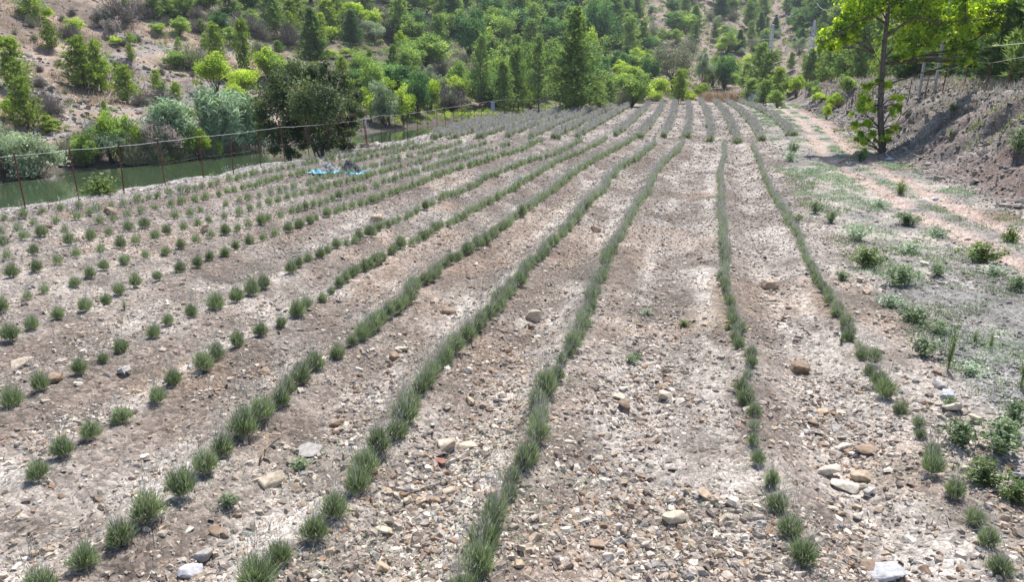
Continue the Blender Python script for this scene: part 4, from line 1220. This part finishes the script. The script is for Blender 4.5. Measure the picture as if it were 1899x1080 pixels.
def cover_mass(name, label, mat, P, per, leaf, h, seed):
    rg = np.random.default_rng(seed); g = Geo()
    n = len(P) * per; PP = np.repeat(P[:, :3], per, 0)
    PP[:, :2] += rg.normal(0, .11, (n, 2)); PP[:, 2] = H(PP[:, 0], PP[:, 1]) + rg.uniform(.0, h, n)
    f = np.maximum(1, np.repeat(P[:, 3], per) / 14)
    leaves(g, PP, leaf * f, rg, .45, .8)
    blades(g, PP[::3] - [0, 0, .02], rdirs(rg, len(PP[::3])) * .5 + [0, 0, .8], .09, .006 * f[::3], rg, .3)
    tag(obj(name, g.mesh(name, mat)), label, 'ground cover', kind='stuff')
cover_mass('pale_ground_cover', 'pale grey-green creeping weeds on the verge beside the track', M['paleweed'], Pv[nz > np.where(Pv[:, 1] > 40, .2, .1)], 30, .016, .08, 1)
cover_mass('green_ground_cover', 'green creeping weeds on the verge beside the track', M['verge'], Pv[(nz < -.22) & (Pv[:, 1] < 30)], 20, .017, .08, 2)
# dry twigs lying about the field
X, Y = scatter_px(2200, -100, 1950, 330, 1130); n = len(X)
kp = X > fence_x(Y); X, Y = X[kp], Y[kp]; n = len(X)
g = Geo(); rg2 = np.random.default_rng(88)
D = rg2.normal(0, 1, (n, 3)); D[:, 2] *= .12
P0 = np.stack([X, Y, H(X, Y) + .02], 1)
blades(g, P0, D, rg2.uniform(.05, .28, n), .006 * np.maximum(1, np.hypot(X, Y) / 12), rg2, .25)
tag(obj('dry_twigs', g.mesh('twigs', M['greygrass'])), 'thin pale dry twigs and straw lying on the soil', 'twigs', kind='stuff')
# small weeds in the planted lanes
Pw = strip(1500, -9.5, -4.0, 4.0, 15, 1.0); Pw = Pw[Pw[:, 0] > xinterp(Pw[:, 1], ROWS[2][:, 1], ROWS[2][:, 0]) + 1.0]
Pw = Pw[fbm(Pw[:, 0] / .9, Pw[:, 1] / .9, 64, 3) > .02]
cover_mass('verge_weeds', 'tangled grey-green weeds on the dark shale at the lower right', M['verge'], Pw, 34, .014, .12, 9)
X, Y = scatter_px(900, 100, 1700, 300, 1080)
P = np.stack([X, Y, H(X, Y), np.hypot(X, Y)], 1)
P = P[fbm(X / 2, Y / 2, 24, 3) > .12]
cover_mass('lane_weeds', 'sparse small green weeds between the lavender rows', M['paleweed'], P, 14, .011, .04, 3)
# single weed plants one can point at
PR['weed'] = [make_weed(130 + i, M['weed'] if i == 1 else M['verge'], .4, .6, 620) for i in range(4)]
PR['paleweed'] = [make_weed(140 + i, M['paleweed'], .35, .7) for i in range(2)]
PR['tallweed'] = [make_weed(150 + i, M['weed'], .9, .3, 260, .03) for i in range(2)]
PR['grasstuft'] = [make_brush(160, M['weed'], .5, .5, 240)]
WD = [('weed',1700,600,34,60,'grey-green weed'),('paleweed',1650,570,26,60,'pale weed'),('weed',1740,620,26,50,'low weed'),('paleweed',1800,700,30,70,'pale straggly weed'),('weed',1820,900,60,80,'low green weed'),('weed',1880,930,50,70,'low green weed'),('weed',1560,520,20,30,'small weed'),('paleweed',1690,470,24,60,'pale weed'),('weed',1605,497,42,62,'leafy green weed'),('weed',1668,532,46,66,'bushy green weed'),('paleweed',1590,445,34,60,'pale spreading weed'),('weed',1818,488,44,72,'broad green weed'),('grasstuft',1872,450,34,30,'upright green tuft'),
      ('weed',1735,515,26,40,'low green weed'),('paleweed',1840,510,20,60,'pale low weed'),('weed',1885,540,34,44,'green weed'),('weed',1712,660,40,56,'ragged green weed'),('tallweed',1757,690,90,18,'tall single-stemmed weed'),
      ('tallweed',1892,720,110,24,'tall leafy weed'),('tallweed',1806,640,30,12,'short upright weed'),('tallweed',1835,650,34,12,'bright upright sprout'),('weed',1780,830,60,70,'low leafy weed'),('weed',1850,845,76,90,'dense weed patch'),
      ('weed',1875,800,70,60,'green weed clump'),('weed',1478,415,22,24,'small weed'),('weed',1540,414,24,26,'small weed'),('weed',1510,398,26,26,'pale tuft'),('grasstuft',1669,362,28,18,'upright green sprout'),
      ('weed',1680,418,26,50,'low weed'),('paleweed',1630,388,20,40,'pale weed'),('paleweed',1740,440,22,50,'pale weed'),('weed',1595,300,24,30,'weed'),('paleweed',1465,300,22,40,'pale weed'),('weed',1470,288,26,20,'grass tuft'),
      ('weed',1885,295,50,50,'bright green weed'),('tallweed',1762,258,20,12,'green sprout'),('weed',1765,212,16,20,'small green weed'),('grasstuft',188,360,36,64,'spreading bright green grass tuft'),('tallweed',1560,640,24,14,'small weed'),
      ('weed',1170,676,20,30,'small weed'),('weed',1180,665,14,22,'small weed'),('paleweed',1200,585,16,30,'pale weed'),('weed',1268,606,14,24,'small weed'),('weed',1090,608,12,20,'small weed'),('weed',425,942,26,40,'dark leafy weed'),
      ('weed',1350,612,14,22,'small weed'),('paleweed',780,708,16,40,'pale weed'),('tallweed',232,578,20,10,'yellow-green sprout'),('weed',1760,755,24,30,'small weed'),('weed',560,870,22,40,'pale weed')]
wz = {}
for (k, px, py, hpx, wpx, lk) in sorted(WD, key=lambda r: -r[1]):
    r_ = ray(px, py)
    if r_ is None: continue
    x, y, z, zc = r_
    pr = PR[k][rp.randrange(len(PR[k]))]
    o = obj('weed', pr['crown']); o.location = (x, y, z - .01)
    wm, hm = wpx * zc / F * (1.35 if 'weed' == k or k == 'paleweed' else 1), hpx * zc / F / .95 * (.8 if k in ('weed', 'paleweed') else 1)
    o.scale = (wm / pr['w'], wm / pr['w'], hm / pr['h']); o.rotation_euler = (0, 0, rp.uniform(0, 6.28))
    zn = 'right of the rightmost row' if px > 1440 else ('by the pond fence' if px < 200 and py < 400 else 'between the planted rows')
    if px > 1600 and py < 310: zn = 'on the right bank'
    wz[zn] = wz.get(zn, 0) + 1
    tag(o, '%s, %s weed from the right %s' % (lk, ordw(wz[zn]), zn), 'weed', 'single weeds')

# ------------------------------------------------------------------ the big dark oak by the pond
def clump_tree(name, base, clumps, leaf, nper, mat, bark, seed, trunk_pts, trunk_rad, aspect=.55, up=.35, rsub=(.35, .75)):
    rg = np.random.default_rng(seed); g = Geo(); gt = Geo()
    for tpts, trad in zip(trunk_pts, trunk_rad): tube(gt, tpts, trad, 9)
    tall = np.concatenate([np.asarray(t) for t in trunk_pts])
    for (c, r) in clumps:
        c = np.asarray(c, float); n = int(nper * (r ** 2)) + 60
        sub = max(4, int(r * 11)); cs = c + rdirs(rg, sub) * rg.uniform(.1, .85, sub)[:, None] * r
        for s in cs:
            m = max(8, n // sub); rr_ = r * rg.uniform(*rsub)
            v = rg.normal(0, .5, (m, 3)) * rr_ * [1.1, 1.1, .9]
            leaves(g, s + v, leaf, rg, aspect, up, np.full(m, rg.uniform(.15, .85)))
        # limb from the nearest lower trunk point
        cand = tall[tall[:, 2] < c[2] + .1]
        if len(cand) == 0: cand = tall
        b = cand[np.argmin(np.linalg.norm(cand - c, axis=1) + .4 * np.abs(cand[:, 2] - c[2] * .8))]
        mid = (b + c) / 2 + [0, 0, .12]
        tube(gt, [b, mid, c], [.045, .03, .01], 5)
        for s in cs[:5]: tube(gt, [mid, (mid + s) / 2, s], [.018, .012, .004], 4)
    root = empty(name, base)
    obj('crown', g.mesh('crown', mat), root); obj('trunk', gt.mesh('trunk', bark, smooth=True), root)
    return root
zo = 37.0
def loc_off(px, py, zc, b):
    x, y, z = at_depth(px, py, zc); return np.array([x - b[0], y - b[1], z - b[2]])
bx_, by_, _ = at_depth(585, 300, zo); bb = (bx_, by_, float(H(bx_, by_)[0]) - .1)
rg = np.random.default_rng(9)
cl = []
for (px, py, rpx) in [(500,175,24),(520,150,24),(550,138,26),(585,140,26),(615,150,26),(640,165,22),(655,195,18),(648,225,16),(490,205,20),(500,235,20),(530,190,34),(570,180,36),(610,190,34),(545,225,34),(590,225,36),(628,228,24),
                      (520,255,22),(560,262,20),(605,262,22),(510,275,14),(540,285,12),(640,272,14),(632,255,16),(575,150,24),(478,190,10),(482,222,10),(540,122,12),(600,126,12),(632,140,12),(668,210,9),(664,178,10),(600,275,14),(650,248,12),(568,205,30)]:
    dz = rg.uniform(-1.8, 1.8) if rpx > 20 else rg.uniform(-1, 1)
    cl.append((loc_off(px, py, zo + dz, bb), rpx * zo / F * 1.12))
tp = [[(0, 0, 0)], [(0, 0, 0)], [(0, 0, 0)]]
tps = [np.array([[.3, 0, 0], [0, .1, .9], [-.4, .2, 2.0], [-.7, .1, 3.2]]), np.array([[.35, .1, 0], [.5, -.1, 1.], [.9, 0, 2.1], [1.2, .2, 3.4]]), np.array([[-1.4, .2, 0], [-1.5, 0, 1.], [-1.6, .1, 2.0], [-1.2, 0, 2.8]])]
oak = clump_tree('oak_tree', bb, cl, .07, 2700, M['oak'], M['bark'], 401, tps, [[.17, .13, .09, .04]] * 3)
tag(oak, 'broad dark many-stemmed evergreen oak between the fence and the pond', 'tree')

# ------------------------------------------------------------------ the plane tree on the right
r_ = ray(1637, 284); zt = r_[3]; bb = (r_[0], r_[1], r_[2] - .1)
tr_px = [(1637,284),(1634,240),(1632,200),(1634,160),(1637,120),(1640,80),(1645,40),(1648,0),(1652,-50),(1660,-110)]
tpt = np.array([loc_off(px, py, zt, bb) for px, py in tr_px]); tpt[0, 2] = 0
limb1 = np.array([loc_off(px, py, zt - d, bb) for px, py, d in [(1644,45,0),(1620,28,.3),(1590,40,.6),(1560,62,.9),(1525,78,1.1)]])
limb2 = np.array([loc_off(px, py, zt + d, bb) for px, py, d in [(1641,70,0),(1670,48,-.3),(1700,30,-.5),(1740,42,-.8),(1790,38,-.6),(1835,35,-.4)]])
limb3 = np.array([loc_off(px, py, zt + d, bb) for px, py, d in [(1638,110,0),(1660,85,.4),(1700,85,.6),(1750,80,.4),(1795,85,.4)]])
limb4 = np.array([loc_off(px, py, zt + d, bb) for px, py, d in [(1634,118,0),(1628,108,0),(1622,98,.1)]])
cl = []
rg = np.random.default_rng(19)
for (px, py, rpx) in [(1522,74,13),(1535,62,16),(1552,50,18),(1572,40,20),(1590,52,18),(1560,72,14),(1545,88,12),(1600,25,24),(1585,15,20),(1622,8,24),(1650,12,24),(1675,15,26),(1700,8,26),(1688,42,20),(1712,38,22),(1730,55,20),(1695,68,18),
                      (1672,88,18),(1705,95,18),(1725,82,18),(1750,50,22),(1745,72,18),(1770,30,24),(1790,18,24),(1815,20,24),(1835,32,20),(1845,52,12),(1820,58,18),(1795,62,20),(1775,80,18),(1760,98,13),(1800,90,14),(1790,106,12),(1806,116,8),(1840,8,22),(1862,14,14),(1858,40,9),(1690,100,9),(1760,112,7),(1780,120,6),
                      (1668,108,10),(1690,112,10),(1740,22,22),(1652,60,9),(1628,75,6),(1600,-35,46),(1660,-50,50),(1730,-30,44),(1790,-25,34),(1640,-110,50),(1700,-100,44),(1580,75,10),
                      (1612,160,12),(1628,150,9),(1645,158,12),(1600,182,14),(1590,205,13),(1615,200,13),(1660,180,13),(1672,196,9),(1655,205,10),(1608,228,13),(1595,250,12),(1618,252,13),(1640,262,11),(1585,232,9),(1660,235,9),(1605,268,12),(1650,246,8)]:
    rad = rpx * zt / F
    amp = rad * 1.1 if py < 130 else .35
    cl.append((loc_off(px, py, zt + rg.uniform(-1, 1) * amp, bb), rad * (1.32 if py < 130 else 1.15)))
plane = clump_tree('plane_tree', bb, cl, .085, 780, M['plane'], M['bark'], 402, [tpt, limb1, limb2, limb3, limb4],
                   [[.18, .155, .142, .134, .126, .115, .105, .09, .07, .04], [.07, .06, .05, .035, .015], [.08, .07, .06, .045, .03, .012], [.06, .05, .04, .03, .012], [.03, .02, .008]], .8, .15, (.22, .5))
tag(plane, 'tall plane tree with bright yellow-green leaves at the foot of the right bank', 'tree')

# ------------------------------------------------------------------ fences
def fence_thing(name, label, pts, hgt, wires, post_r=.022, every=1, thick=.012, seed=1, maxp=95):
    rg = random.Random(seed)
    x0, y0 = pts[0]
    root = empty(name, (x0, y0, 0)); tag(root, label, 'fence')
    tops = []
    for (x, y) in pts[:maxp]:
        z = float(H(x, y)[0])
        lean = (rg.gauss(0, .035), rg.gauss(0, .035)); hh = hgt * rg.uniform(.94, 1.05)
        g = Geo(); rscale = 1
        # angle-iron post
        a = post_r * 2
        box(g, (0, a / 2, hh / 2 - .1), (a, .008, hh + .2)); box(g, (-a / 2 - .001, 0, hh / 2 - .1), (.008, a - .012, hh + .196))
        o = obj('post', g.mesh('post', M['rust']), root)
        o.location = (x - x0, y - y0, z); o.rotation_euler = (lean[0], lean[1], rg.uniform(-.4, .4))
        tops.append((x + lean[1] * hh - x0, y - lean[0] * hh - y0, z, hh))
    for wi, (f, r) in enumerate(wires):
        g = Geo(); P = []
        for i, (x, y, z, hh) in enumerate(tops):
            P.append((x - .03, y, z + hgt * f))
            if i < len(tops) - 1:
                n = tops[i + 1]; P.append(((x + n[0]) / 2 - .03, (y + n[1]) / 2, (z + n[2]) / 2 + hgt * f - .02))
        tube(g, P, r, 4)
        obj('wire', g.mesh('wire', M['wire']), root)
    return root
fp = [plane_pt(*p) for p in [(-170,415),(-60,400),(47,386),(147,374),(230,357),(307,344),(377,328),(433,322),(484,310),(529,302),(574,296),(613,290),(648,284),(680,275),(708,267),(733,265),(756,261),(775,257),(794,252),(811,248),(827,243),(842,239),(856,235),(870,232),(881,229),(893,226),(905,223.5),(915,221.5),(924,220),(934,218.5),(945,217),(957,215.5),(969,214),(982,212.5),(996,211),(1012,209.5),(1030,207.5),(1050,205.5),(1072,203.5),(1096,201),(1124,198.5),(1155,196),(1190,193),(1230,190.5),(1275,188.5)]]
fence_thing('wire_fence', 'rusty angle-iron post fence with a white top wire along the pond side of the field', fp, 1.68, [(.97, .006), (.5, .0012)], .014)
rfp = []
for px, z in [(1437,128),(1446,122),(1455,116),(1464,110),(1473,105),(1481,100),(1489,96),(1497,92),(1506,88),(1515,84),(1525,80),(1535,76),(1545,72),(1556,69),(1566,66),(1576,63),(1586,60.5),(1597,58),(1610,55.5),(1622,53),(1643,50),(1665,47.5),(1690,45.2),(1720,43),(1752,40.5),(1790,37.8),(1832,35),(1872,32.4),(1918,30),(1970,28)]:
    x, y, _ = at_depth(px, 150, z); rfp.append((x, y))
fence_thing('bank_fence', 'dark rusty post fence running along the top of the right bank', rfp, 1.6, [(.95, .009), (.55, .002)], .028, seed=4)
rfp2 = []
for i in range(16):
    z = 60 + i * 4.2; x, y, _ = at_depth(1640 - i * 11, 150, z); rfp2.append((x + 3, y))
fence_thing('rear_fence', 'second row of thin dark fence posts behind the bank fence', rfp2, 1.5, [(.9, .006)], .03, seed=6)

# sign on the pond fence
sx, sy = plane_pt(682, 273); sz = float(H(sx, sy)[0])
root = empty('warning_sign', (sx - .02, sy - .12, sz)); tag(root, 'small white sign with red lines on a wooden post by the pond fence', 'sign')
g = Geo(); tube(g, [(0.03, .05, -.1), (.0, .05, .7), (-.03, .05, 1.25)], [.04, .038, .036], 8); obj('post', g.mesh('post', M['wood'], smooth=True), root)
g = Geo(); box(g, (-.05, 0, 1.36), (.22, .015, .58)); pan = obj('panel', g.mesh('panel', M['white']), root)
g = Geo()
# dark marks on the upper white part
for (cx_, cz_, w_, h_) in [(-.075, 1.52, .02, .10), (-.045, 1.56, .05, .02), (-.045, 1.51, .05, .02), (-.02, 1.535, .018, .05), (-.075, 1.40, .02, .09), (-.05, 1.365, .05, .02)]:
    box(g, (cx_, -.0105, cz_), (w_, .005, h_))
obj('black_marks', g.mesh('marks', M['ink']), pan)
g = Geo()
for zc in (1.28, 1.225, 1.17, 1.115): box(g, (-.05, -.0105, zc), (.15, .005, .032))
obj('red_lines', g.mesh('lines', M['red']), pan)

# grey box hanging on the fence
x, y = plane_pt(914, 222); z = float(H(x, y)[0])
root = empty('meter_box', (x, y + .25, z)); tag(root, 'grey-blue box on a short post behind the fence beside the upper field', 'box')
g = Geo(); box(g, (0, 0, 1.15), (.34, .22, .72)); box(g, (0, 0, 1.53), (.40, .28, .04)); obj('case', g.mesh('case', M['greybox']), root)
g = Geo(); box(g, (.0, -.118, 1.15), (.28, .012, .62)); obj('door', g.mesh('door', M['greybox']), root)
g = Geo(); tube(g, [(0, 0, -.1), (0, 0, .79)], .03, 6); obj('post', g.mesh('post', M['rust']), root)

# ------------------------------------------------------------------ blue sheets and bundles on the field
def heap(sx, sy, h, seed, mat, thin=False, nu=26):
    rg = np.random.default_rng(seed)
    u = np.linspace(-1, 1, nu); U, V_ = np.meshgrid(u, u)
    r = np.sqrt(U ** 2 + V_ ** 2); th = np.arctan2(V_, U)
    ed = 1 + .25 * np.sin(th * 3 + seed) + .12 * np.sin(th * 7 + 2 * seed)
    X = U * sx / 2 * ed; Y = V_ * sy / 2 * ed
    Z = h * np.clip(1 - r ** 2, -.05, 1) * (.7 + .6 * (fbm(U * 2.2 + seed, V_ * 2.2, seed, 3) + .3)) + np.abs(fbm(U * 5, V_ * 5, seed + 3, 2)) * h * .6
    if thin: Z = .02 + np.abs(fbm(U * 3.5 + seed, V_ * 3.5, seed, 3)) * h
    P = np.stack([X.ravel(), Y.ravel(), Z.ravel()], 1)
    i = np.arange(nu * nu).reshape(nu, nu)
    q = np.stack([i[:-1, :-1], i[:-1, 1:], i[1:, 1:], i[1:, :-1]], -1).reshape(-1, 4)
    m = (np.sqrt((U[:-1, :-1]) ** 2 + V_[:-1, :-1] ** 2) < 1.02).ravel()
    me = mesh_np('heap', P, q[m], mat, smooth=True)
    return me
def put(name, me, px, py, label, cat, group=None, dz=.0):
    x, y = plane_pt(px, py); o = obj(name, me); o.location = (x, y, float(H(x, y)[0]) + dz); tag(o, label, cat, group); return o
s1 = put('plastic_sheet', heap(.8, 1.0, .24, 3, M['bluesheet'], True), 588, 319, 'crumpled light blue plastic sheet left of the grey net bundle', 'plastic sheet', 'blue sheets on the ground')
s2 = put('plastic_sheet', heap(1.6, 1.0, .22, 5, M['bluesheet'], True), 648, 318, 'long blue plastic sheet under the dark cloth bundle', 'plastic sheet', 'blue sheets on the ground')
put('net_bundle', heap(.75, .8, .36, 8, M['greycloth']), 606, 317, 'grey net bundle beside the small blue sheet', 'bundle')
put('cloth_bundle', heap(.8, .6, .40, 9, M['darkcloth']), 650, 317, 'dark cloth bundle lying on the long blue sheet', 'bundle', dz=.05)

# ------------------------------------------------------------------ sticks, bottles, hose, mound
def stick(px0, py0, px1, py1, r, label, lift=.03, mat='wood', nm='stick', cat='stick', fork=False):
    a = ray(px0, py0); b = ray(px1, py1)
    A_ = np.array(a[:3]); B = np.array(b[:3]); L_ = np.linalg.norm(B - A_)
    n = 6; P = []
    rg = np.random.default_rng(int(px0 + py0))
    for i in range(n):
        p = A_ + (B - A_) * i / (n - 1); p[2] = float(H(p[0], p[1])[0])
        P.append(p + [rg.normal(0, .03) * L_, rg.normal(0, .03) * L_, r + lift * math.sin(i / (n - 1) * math.pi)])
    P = np.array(P); o0 = P[0].copy()
    g = Geo(); tube(g, P - o0, np.linspace(r, r * .45, n), 6)
    if fork:
        m = P[3] - o0; d = (P[5] - P[3]) * .8; d = np.array([d[0] * .5 - d[1] * .5, d[1] * .5 + d[0] * .5, .05])
        tube(g, [m, m + d * .5, m + d], [r * .6, r * .45, r * .2], 5)
    o = obj(nm, g.mesh(nm, M[mat], smooth=True)); o.location = o0
    tag(o, label, cat); return o
stick(478,868,518,808,.012,'dark bent stick standing beside a small pale stone at lower left', .16)
stick(1522,806,1545,832,.012,'short pale stick above the stones left of the rightmost row', mat='palebark')
stick(1594,830,1630,852,.012,'grey stick lying across the flat brown slab', mat='palebark', fork=True)
stick(1812,830,1880,862,.018,'long pale branch lying along the edge of the weed patch', mat='palebark')
stick(765,918,850,890,.010,'thin forked stick on the stone heap at bottom centre', mat='palebark', fork=True)
stick(1610,950,1618,985,.009,'small whitish twig below the pale rocks', mat='palebark')
stick(1565,305,1597,282,.035,'bare pole leaning on the earth left of the plane tree', .15)
stick(1590,335,1612,308,.02,'pale branch lying at the foot of the bank', mat='palebark')
stick(1553,246,1578,232,.06,'grey log on the bank left of the plane tree', .05, fork=True)
stick(1650,250,1700,203,.045,'bare fallen branch right of the plane trunk', .25, fork=True)
stick(1660,560,1760,480,.006,'thin twig lying over the track', mat='palebark') if False else None
# white dead trees on the left slope
for (px, py, hpx, lb) in [(186,222,34,'bleached dead trunk leaning on the dry slope above the shore'), (75,50,26,'short bleached dead stump at top left')]:
    x, y, z, zc = ray(px, py); s = zc / F
    g = Geo(); tube(g, [(0, 0, -.1), (.1 * hpx * s, 0, hpx * s * .5), (.16 * hpx * s, 0, hpx * s)], [.07, .05, .02], 6)
    tube(g, [(.05 * hpx * s, 0, hpx * s * .3), (-.3 * hpx * s, .1, hpx * s * .75)], [.04, .015], 5)
    o = obj('dead_tree', g.mesh('dead_tree', M['palebark'], smooth=True)); o.location = (x, y, z); tag(o, lb, 'dead tree')
# bottles
def bottle(px, py, label):
    g = Geo(); tube(g, [(0, 0, 0), (.16, 0, 0), (.20, 0, 0), (.25, 0, 0)], [.036, .036, .014, .014], 8)
    x, y, z, zc = ray(px, py); o = obj('plastic_bottle', g.mesh('bottle', M['bottle'], smooth=True)); o.location = (x, y, z + .05); o.rotation_euler = (0, .1, rp.uniform(0, 3)); o.scale = (1.3, 1.3, 1.3)
    tag(o, label, 'bottle', 'litter by the bank')
bottle(1644, 276, 'pale bottle on the slope just right of the plane trunk')
bottle(1653, 297, 'pale bottle at the lower end of the white hose')
bottle(1640, 338, 'pale litter bottle in the shade below the plane tree')
bottle(1740, 371, 'pale bottle at the right edge of the tree shade')
P = []
for px, py in [(1637,262),(1639,276),(1643,288),(1650,296),(1657,299)]:
    h_ = ray(px, py); P.append((h_[0], h_[1], h_[2] + .05))
P = np.array(P); g = Geo(); tube(g, P - P[0], .03, 6); o = obj('hose', g.mesh('hose', M['concrete'], smooth=True)); o.location = P[0]
tag(o, 'curved whitish hose hanging down the bank by the plane trunk', 'hose')
# earth mound with dry grass at the far end
def mound(px, py, wpx, hm, label, col, nm, seed):
    x, y, z, zc = ray(px, py); W = wpx * zc / F
    rg = np.random.default_rng(seed); n = 500
    a = rg.uniform(0, 6.283, n); r = rg.uniform(0, 1, n) ** .5
    X = x + np.cos(a) * r * W / 2; Y = y + np.sin(a) * r * 2.2
    Z = H(X, Y) + hm * (1 - r ** 2) * rg.uniform(.3, 1, n)
    c = np.tile(col, (n, 1)) * rg.uniform(.7, 1.2, (n, 1))
    me = stones_mesh(nm, np.stack([X, Y, Z], 1) - [x, y, z], rg.uniform(.2, .5, n), rg, .7, c, .8)
    o = obj(nm, me); o.location = (x, y, z); tag(o, label, 'mound')
mound(1345, 189, 62, 1.3, 'dark reddish earth mound at the far end of the rows', np.array([.13, .085, .07]), 'earth_mound', 5)
mound(1397, 190, 26, 1.6, 'pale grey rubble pile right of the earth mound', np.array([.5, .5, .5]), 'rubble_pile', 6)
P = []
for _ in range(260):
    x, y, z, zc = at_depth(rp.uniform(1300, 1410), 186, rp.uniform(101, 106)) + (103,)
    P.append((x, y, float(H(x, y)[0]) + .6, 103))
P = np.array(P); g = Geo(); rg = np.random.default_rng(3); n = len(P) * 14
PP = np.repeat(P[:, :3], 14, 0) + rg.normal(0, .3, (n, 3)) * [1, 1, .5]
D = rg.normal(0, .3, (n, 3)); D[:, 2] = 1
blades(g, PP, D, rg.uniform(.5, 1.4, n), .05, rg, .3)
tag(obj('mound_dry_grass', g.mesh('grass', M['drygrass'])), 'tall orange-tan dry grass growing on the earth mound', 'grass', kind='stuff')

# ------------------------------------------------------------------ pylons, cables, pale frame
def lattice(name, px, py, zc, hgt, wid, label, steps=9, arm=True, mat='steel', r=.05, taper=.35):
    x, y, _ = at_depth(px, py, zc); z = float(H(x, y)[0])
    root = empty(name, (x, y, z)); tag(root, label, 'pylon')
    g = Geo()
    def cor(f, i):
        w_ = wid * (1 - (1 - taper) * f) / 2
        return np.array([(-w_, -w_), (w_, -w_), (w_, w_), (-w_, w_)][i] + (f * hgt,))
    for i in range(4): tube(g, [cor(0, i) - [0, 0, .3], cor(1, i)], r, 4)
    obj('legs', g.mesh('legs', M[mat]), root)
    g = Geo()
    for s in range(steps):
        f0, f1 = s / steps, (s + 1) / steps
        for i in range(4):
            j = (i + 1) % 4
            tube(g, [cor(f1, i), cor(f1, j)], r * .7, 4)
            tube(g, [cor(f0, i), cor(f1, j)], r * .6, 4) if s % 2 else tube(g, [cor(f0, j), cor(f1, i)], r * .6, 4)
    obj('bracing', g.mesh('bracing', M[mat]), root)
    if arm:
        g = Geo(); box(g, (0, 0, hgt * .66), (wid * 4.5, .12, .12)); box(g, (0, 0, hgt * .98), (wid * 2, .1, .1)); obj('crossarm', g.mesh('crossarm', M[mat]), root)
    return root, (x, y, z)
lattice('lattice_pylon', 1426, 118, 190, 11, 1.2, 'tall thin grey lattice pylon on the pink-brown slope', 12, r=.06)
lattice('lattice_pylon', 1413, 105, 215, 6.5, .7, 'shorter lattice pole just left of the tall pylon', 8, r=.06)
lattice('lattice_pylon', 1502, 112, 185, 9, 1.1, 'lattice pylon partly hidden by the plane tree leaves', 8, r=.06, arm=False)
def cable(px0, py0, z0, px1, py1, z1, sag, label, r=.03):
    A_ = np.array(at_depth(px0, py0, z0)); B = np.array(at_depth(px1, py1, z1))
    t = np.linspace(0, 1, 16)[:, None]; P = A_ + (B - A_) * t; P[:, 2] -= (4 * sag * t * (1 - t))[:, 0]
    g = Geo(); tube(g, P - A_, r, 4); o = obj('power_cable', g.mesh('cable', M['wire'])); o.location = A_
    tag(o, label, 'cable', 'overhead power cables')
cable(1424,28,188,1470,8,120,1.2,'left thin cable rising from the tall pylon')
cable(1457,27,186,1500,6,120,1.2,'thin cable rising right of the tall pylon')
cable(1515,5,150,1560,0,120,1.5,'sagging white cable at top above the plane tree branch')
cable(1427,72,188,1380,72,215,.3,'short level cable left from the tall pylon')
cable(1470,90,186,1502,80,184,.6,'short cable into the half-hidden pylon')
cable(1840,84,27,1990,60,24,.1,'white rope strung between posts at the right frame edge', .012)
# pale ladder-like frame behind the bank fence
x, y, _ = at_depth(1725, 140, 43); z = float(H(x, y)[0])
root = empty('pale_frame_pole', (x, y, z)); tag(root, 'whitish two-legged ladder-like power pole behind the bank fence', 'pole')
for sx_ in (-.5, .42):
    g = Geo(); box(g, (sx_, 0, 4.3), (.13, .13, 9)); obj('leg', g.mesh('leg', M['concrete']), root)
for zz in (.75, 2.05, 3.35, 4.65, 5.95, 7.25):
    g = Geo(); box(g, (-.04, 0, zz), (.78, .11, .12)); obj('rung', g.mesh('rung', M['concrete']), root)
# ------------------------------------------------------------------ haze
g = Geo(); box(g, (0, 270, 60), (760, 1100, 150))
hm_ = bpy.data.materials.new('valley haze'); hm_.use_nodes = True
hn_ = hm_.node_tree; hn_.nodes.remove(hn_.nodes['Principled BSDF'])
pv = hn_.nodes.new('ShaderNodeVolumePrincipled'); pv.inputs['Color'].default_value = (.80, .88, 1, 1); pv.inputs['Density'].default_value = .00022; pv.inputs['Anisotropy'].default_value = .3
hn_.links.new(pv.outputs[0], hn_.nodes['Material Output'].inputs['Volume'])
ho = obj('haze', g.mesh('haze', hm_)); ho['kind'] = 'stuff'; ho['label'] = 'thin summer haze filling the valley air'
print('objects', len(bpy.data.objects), 'lav', len(plants), 'trees', len(PLACED))
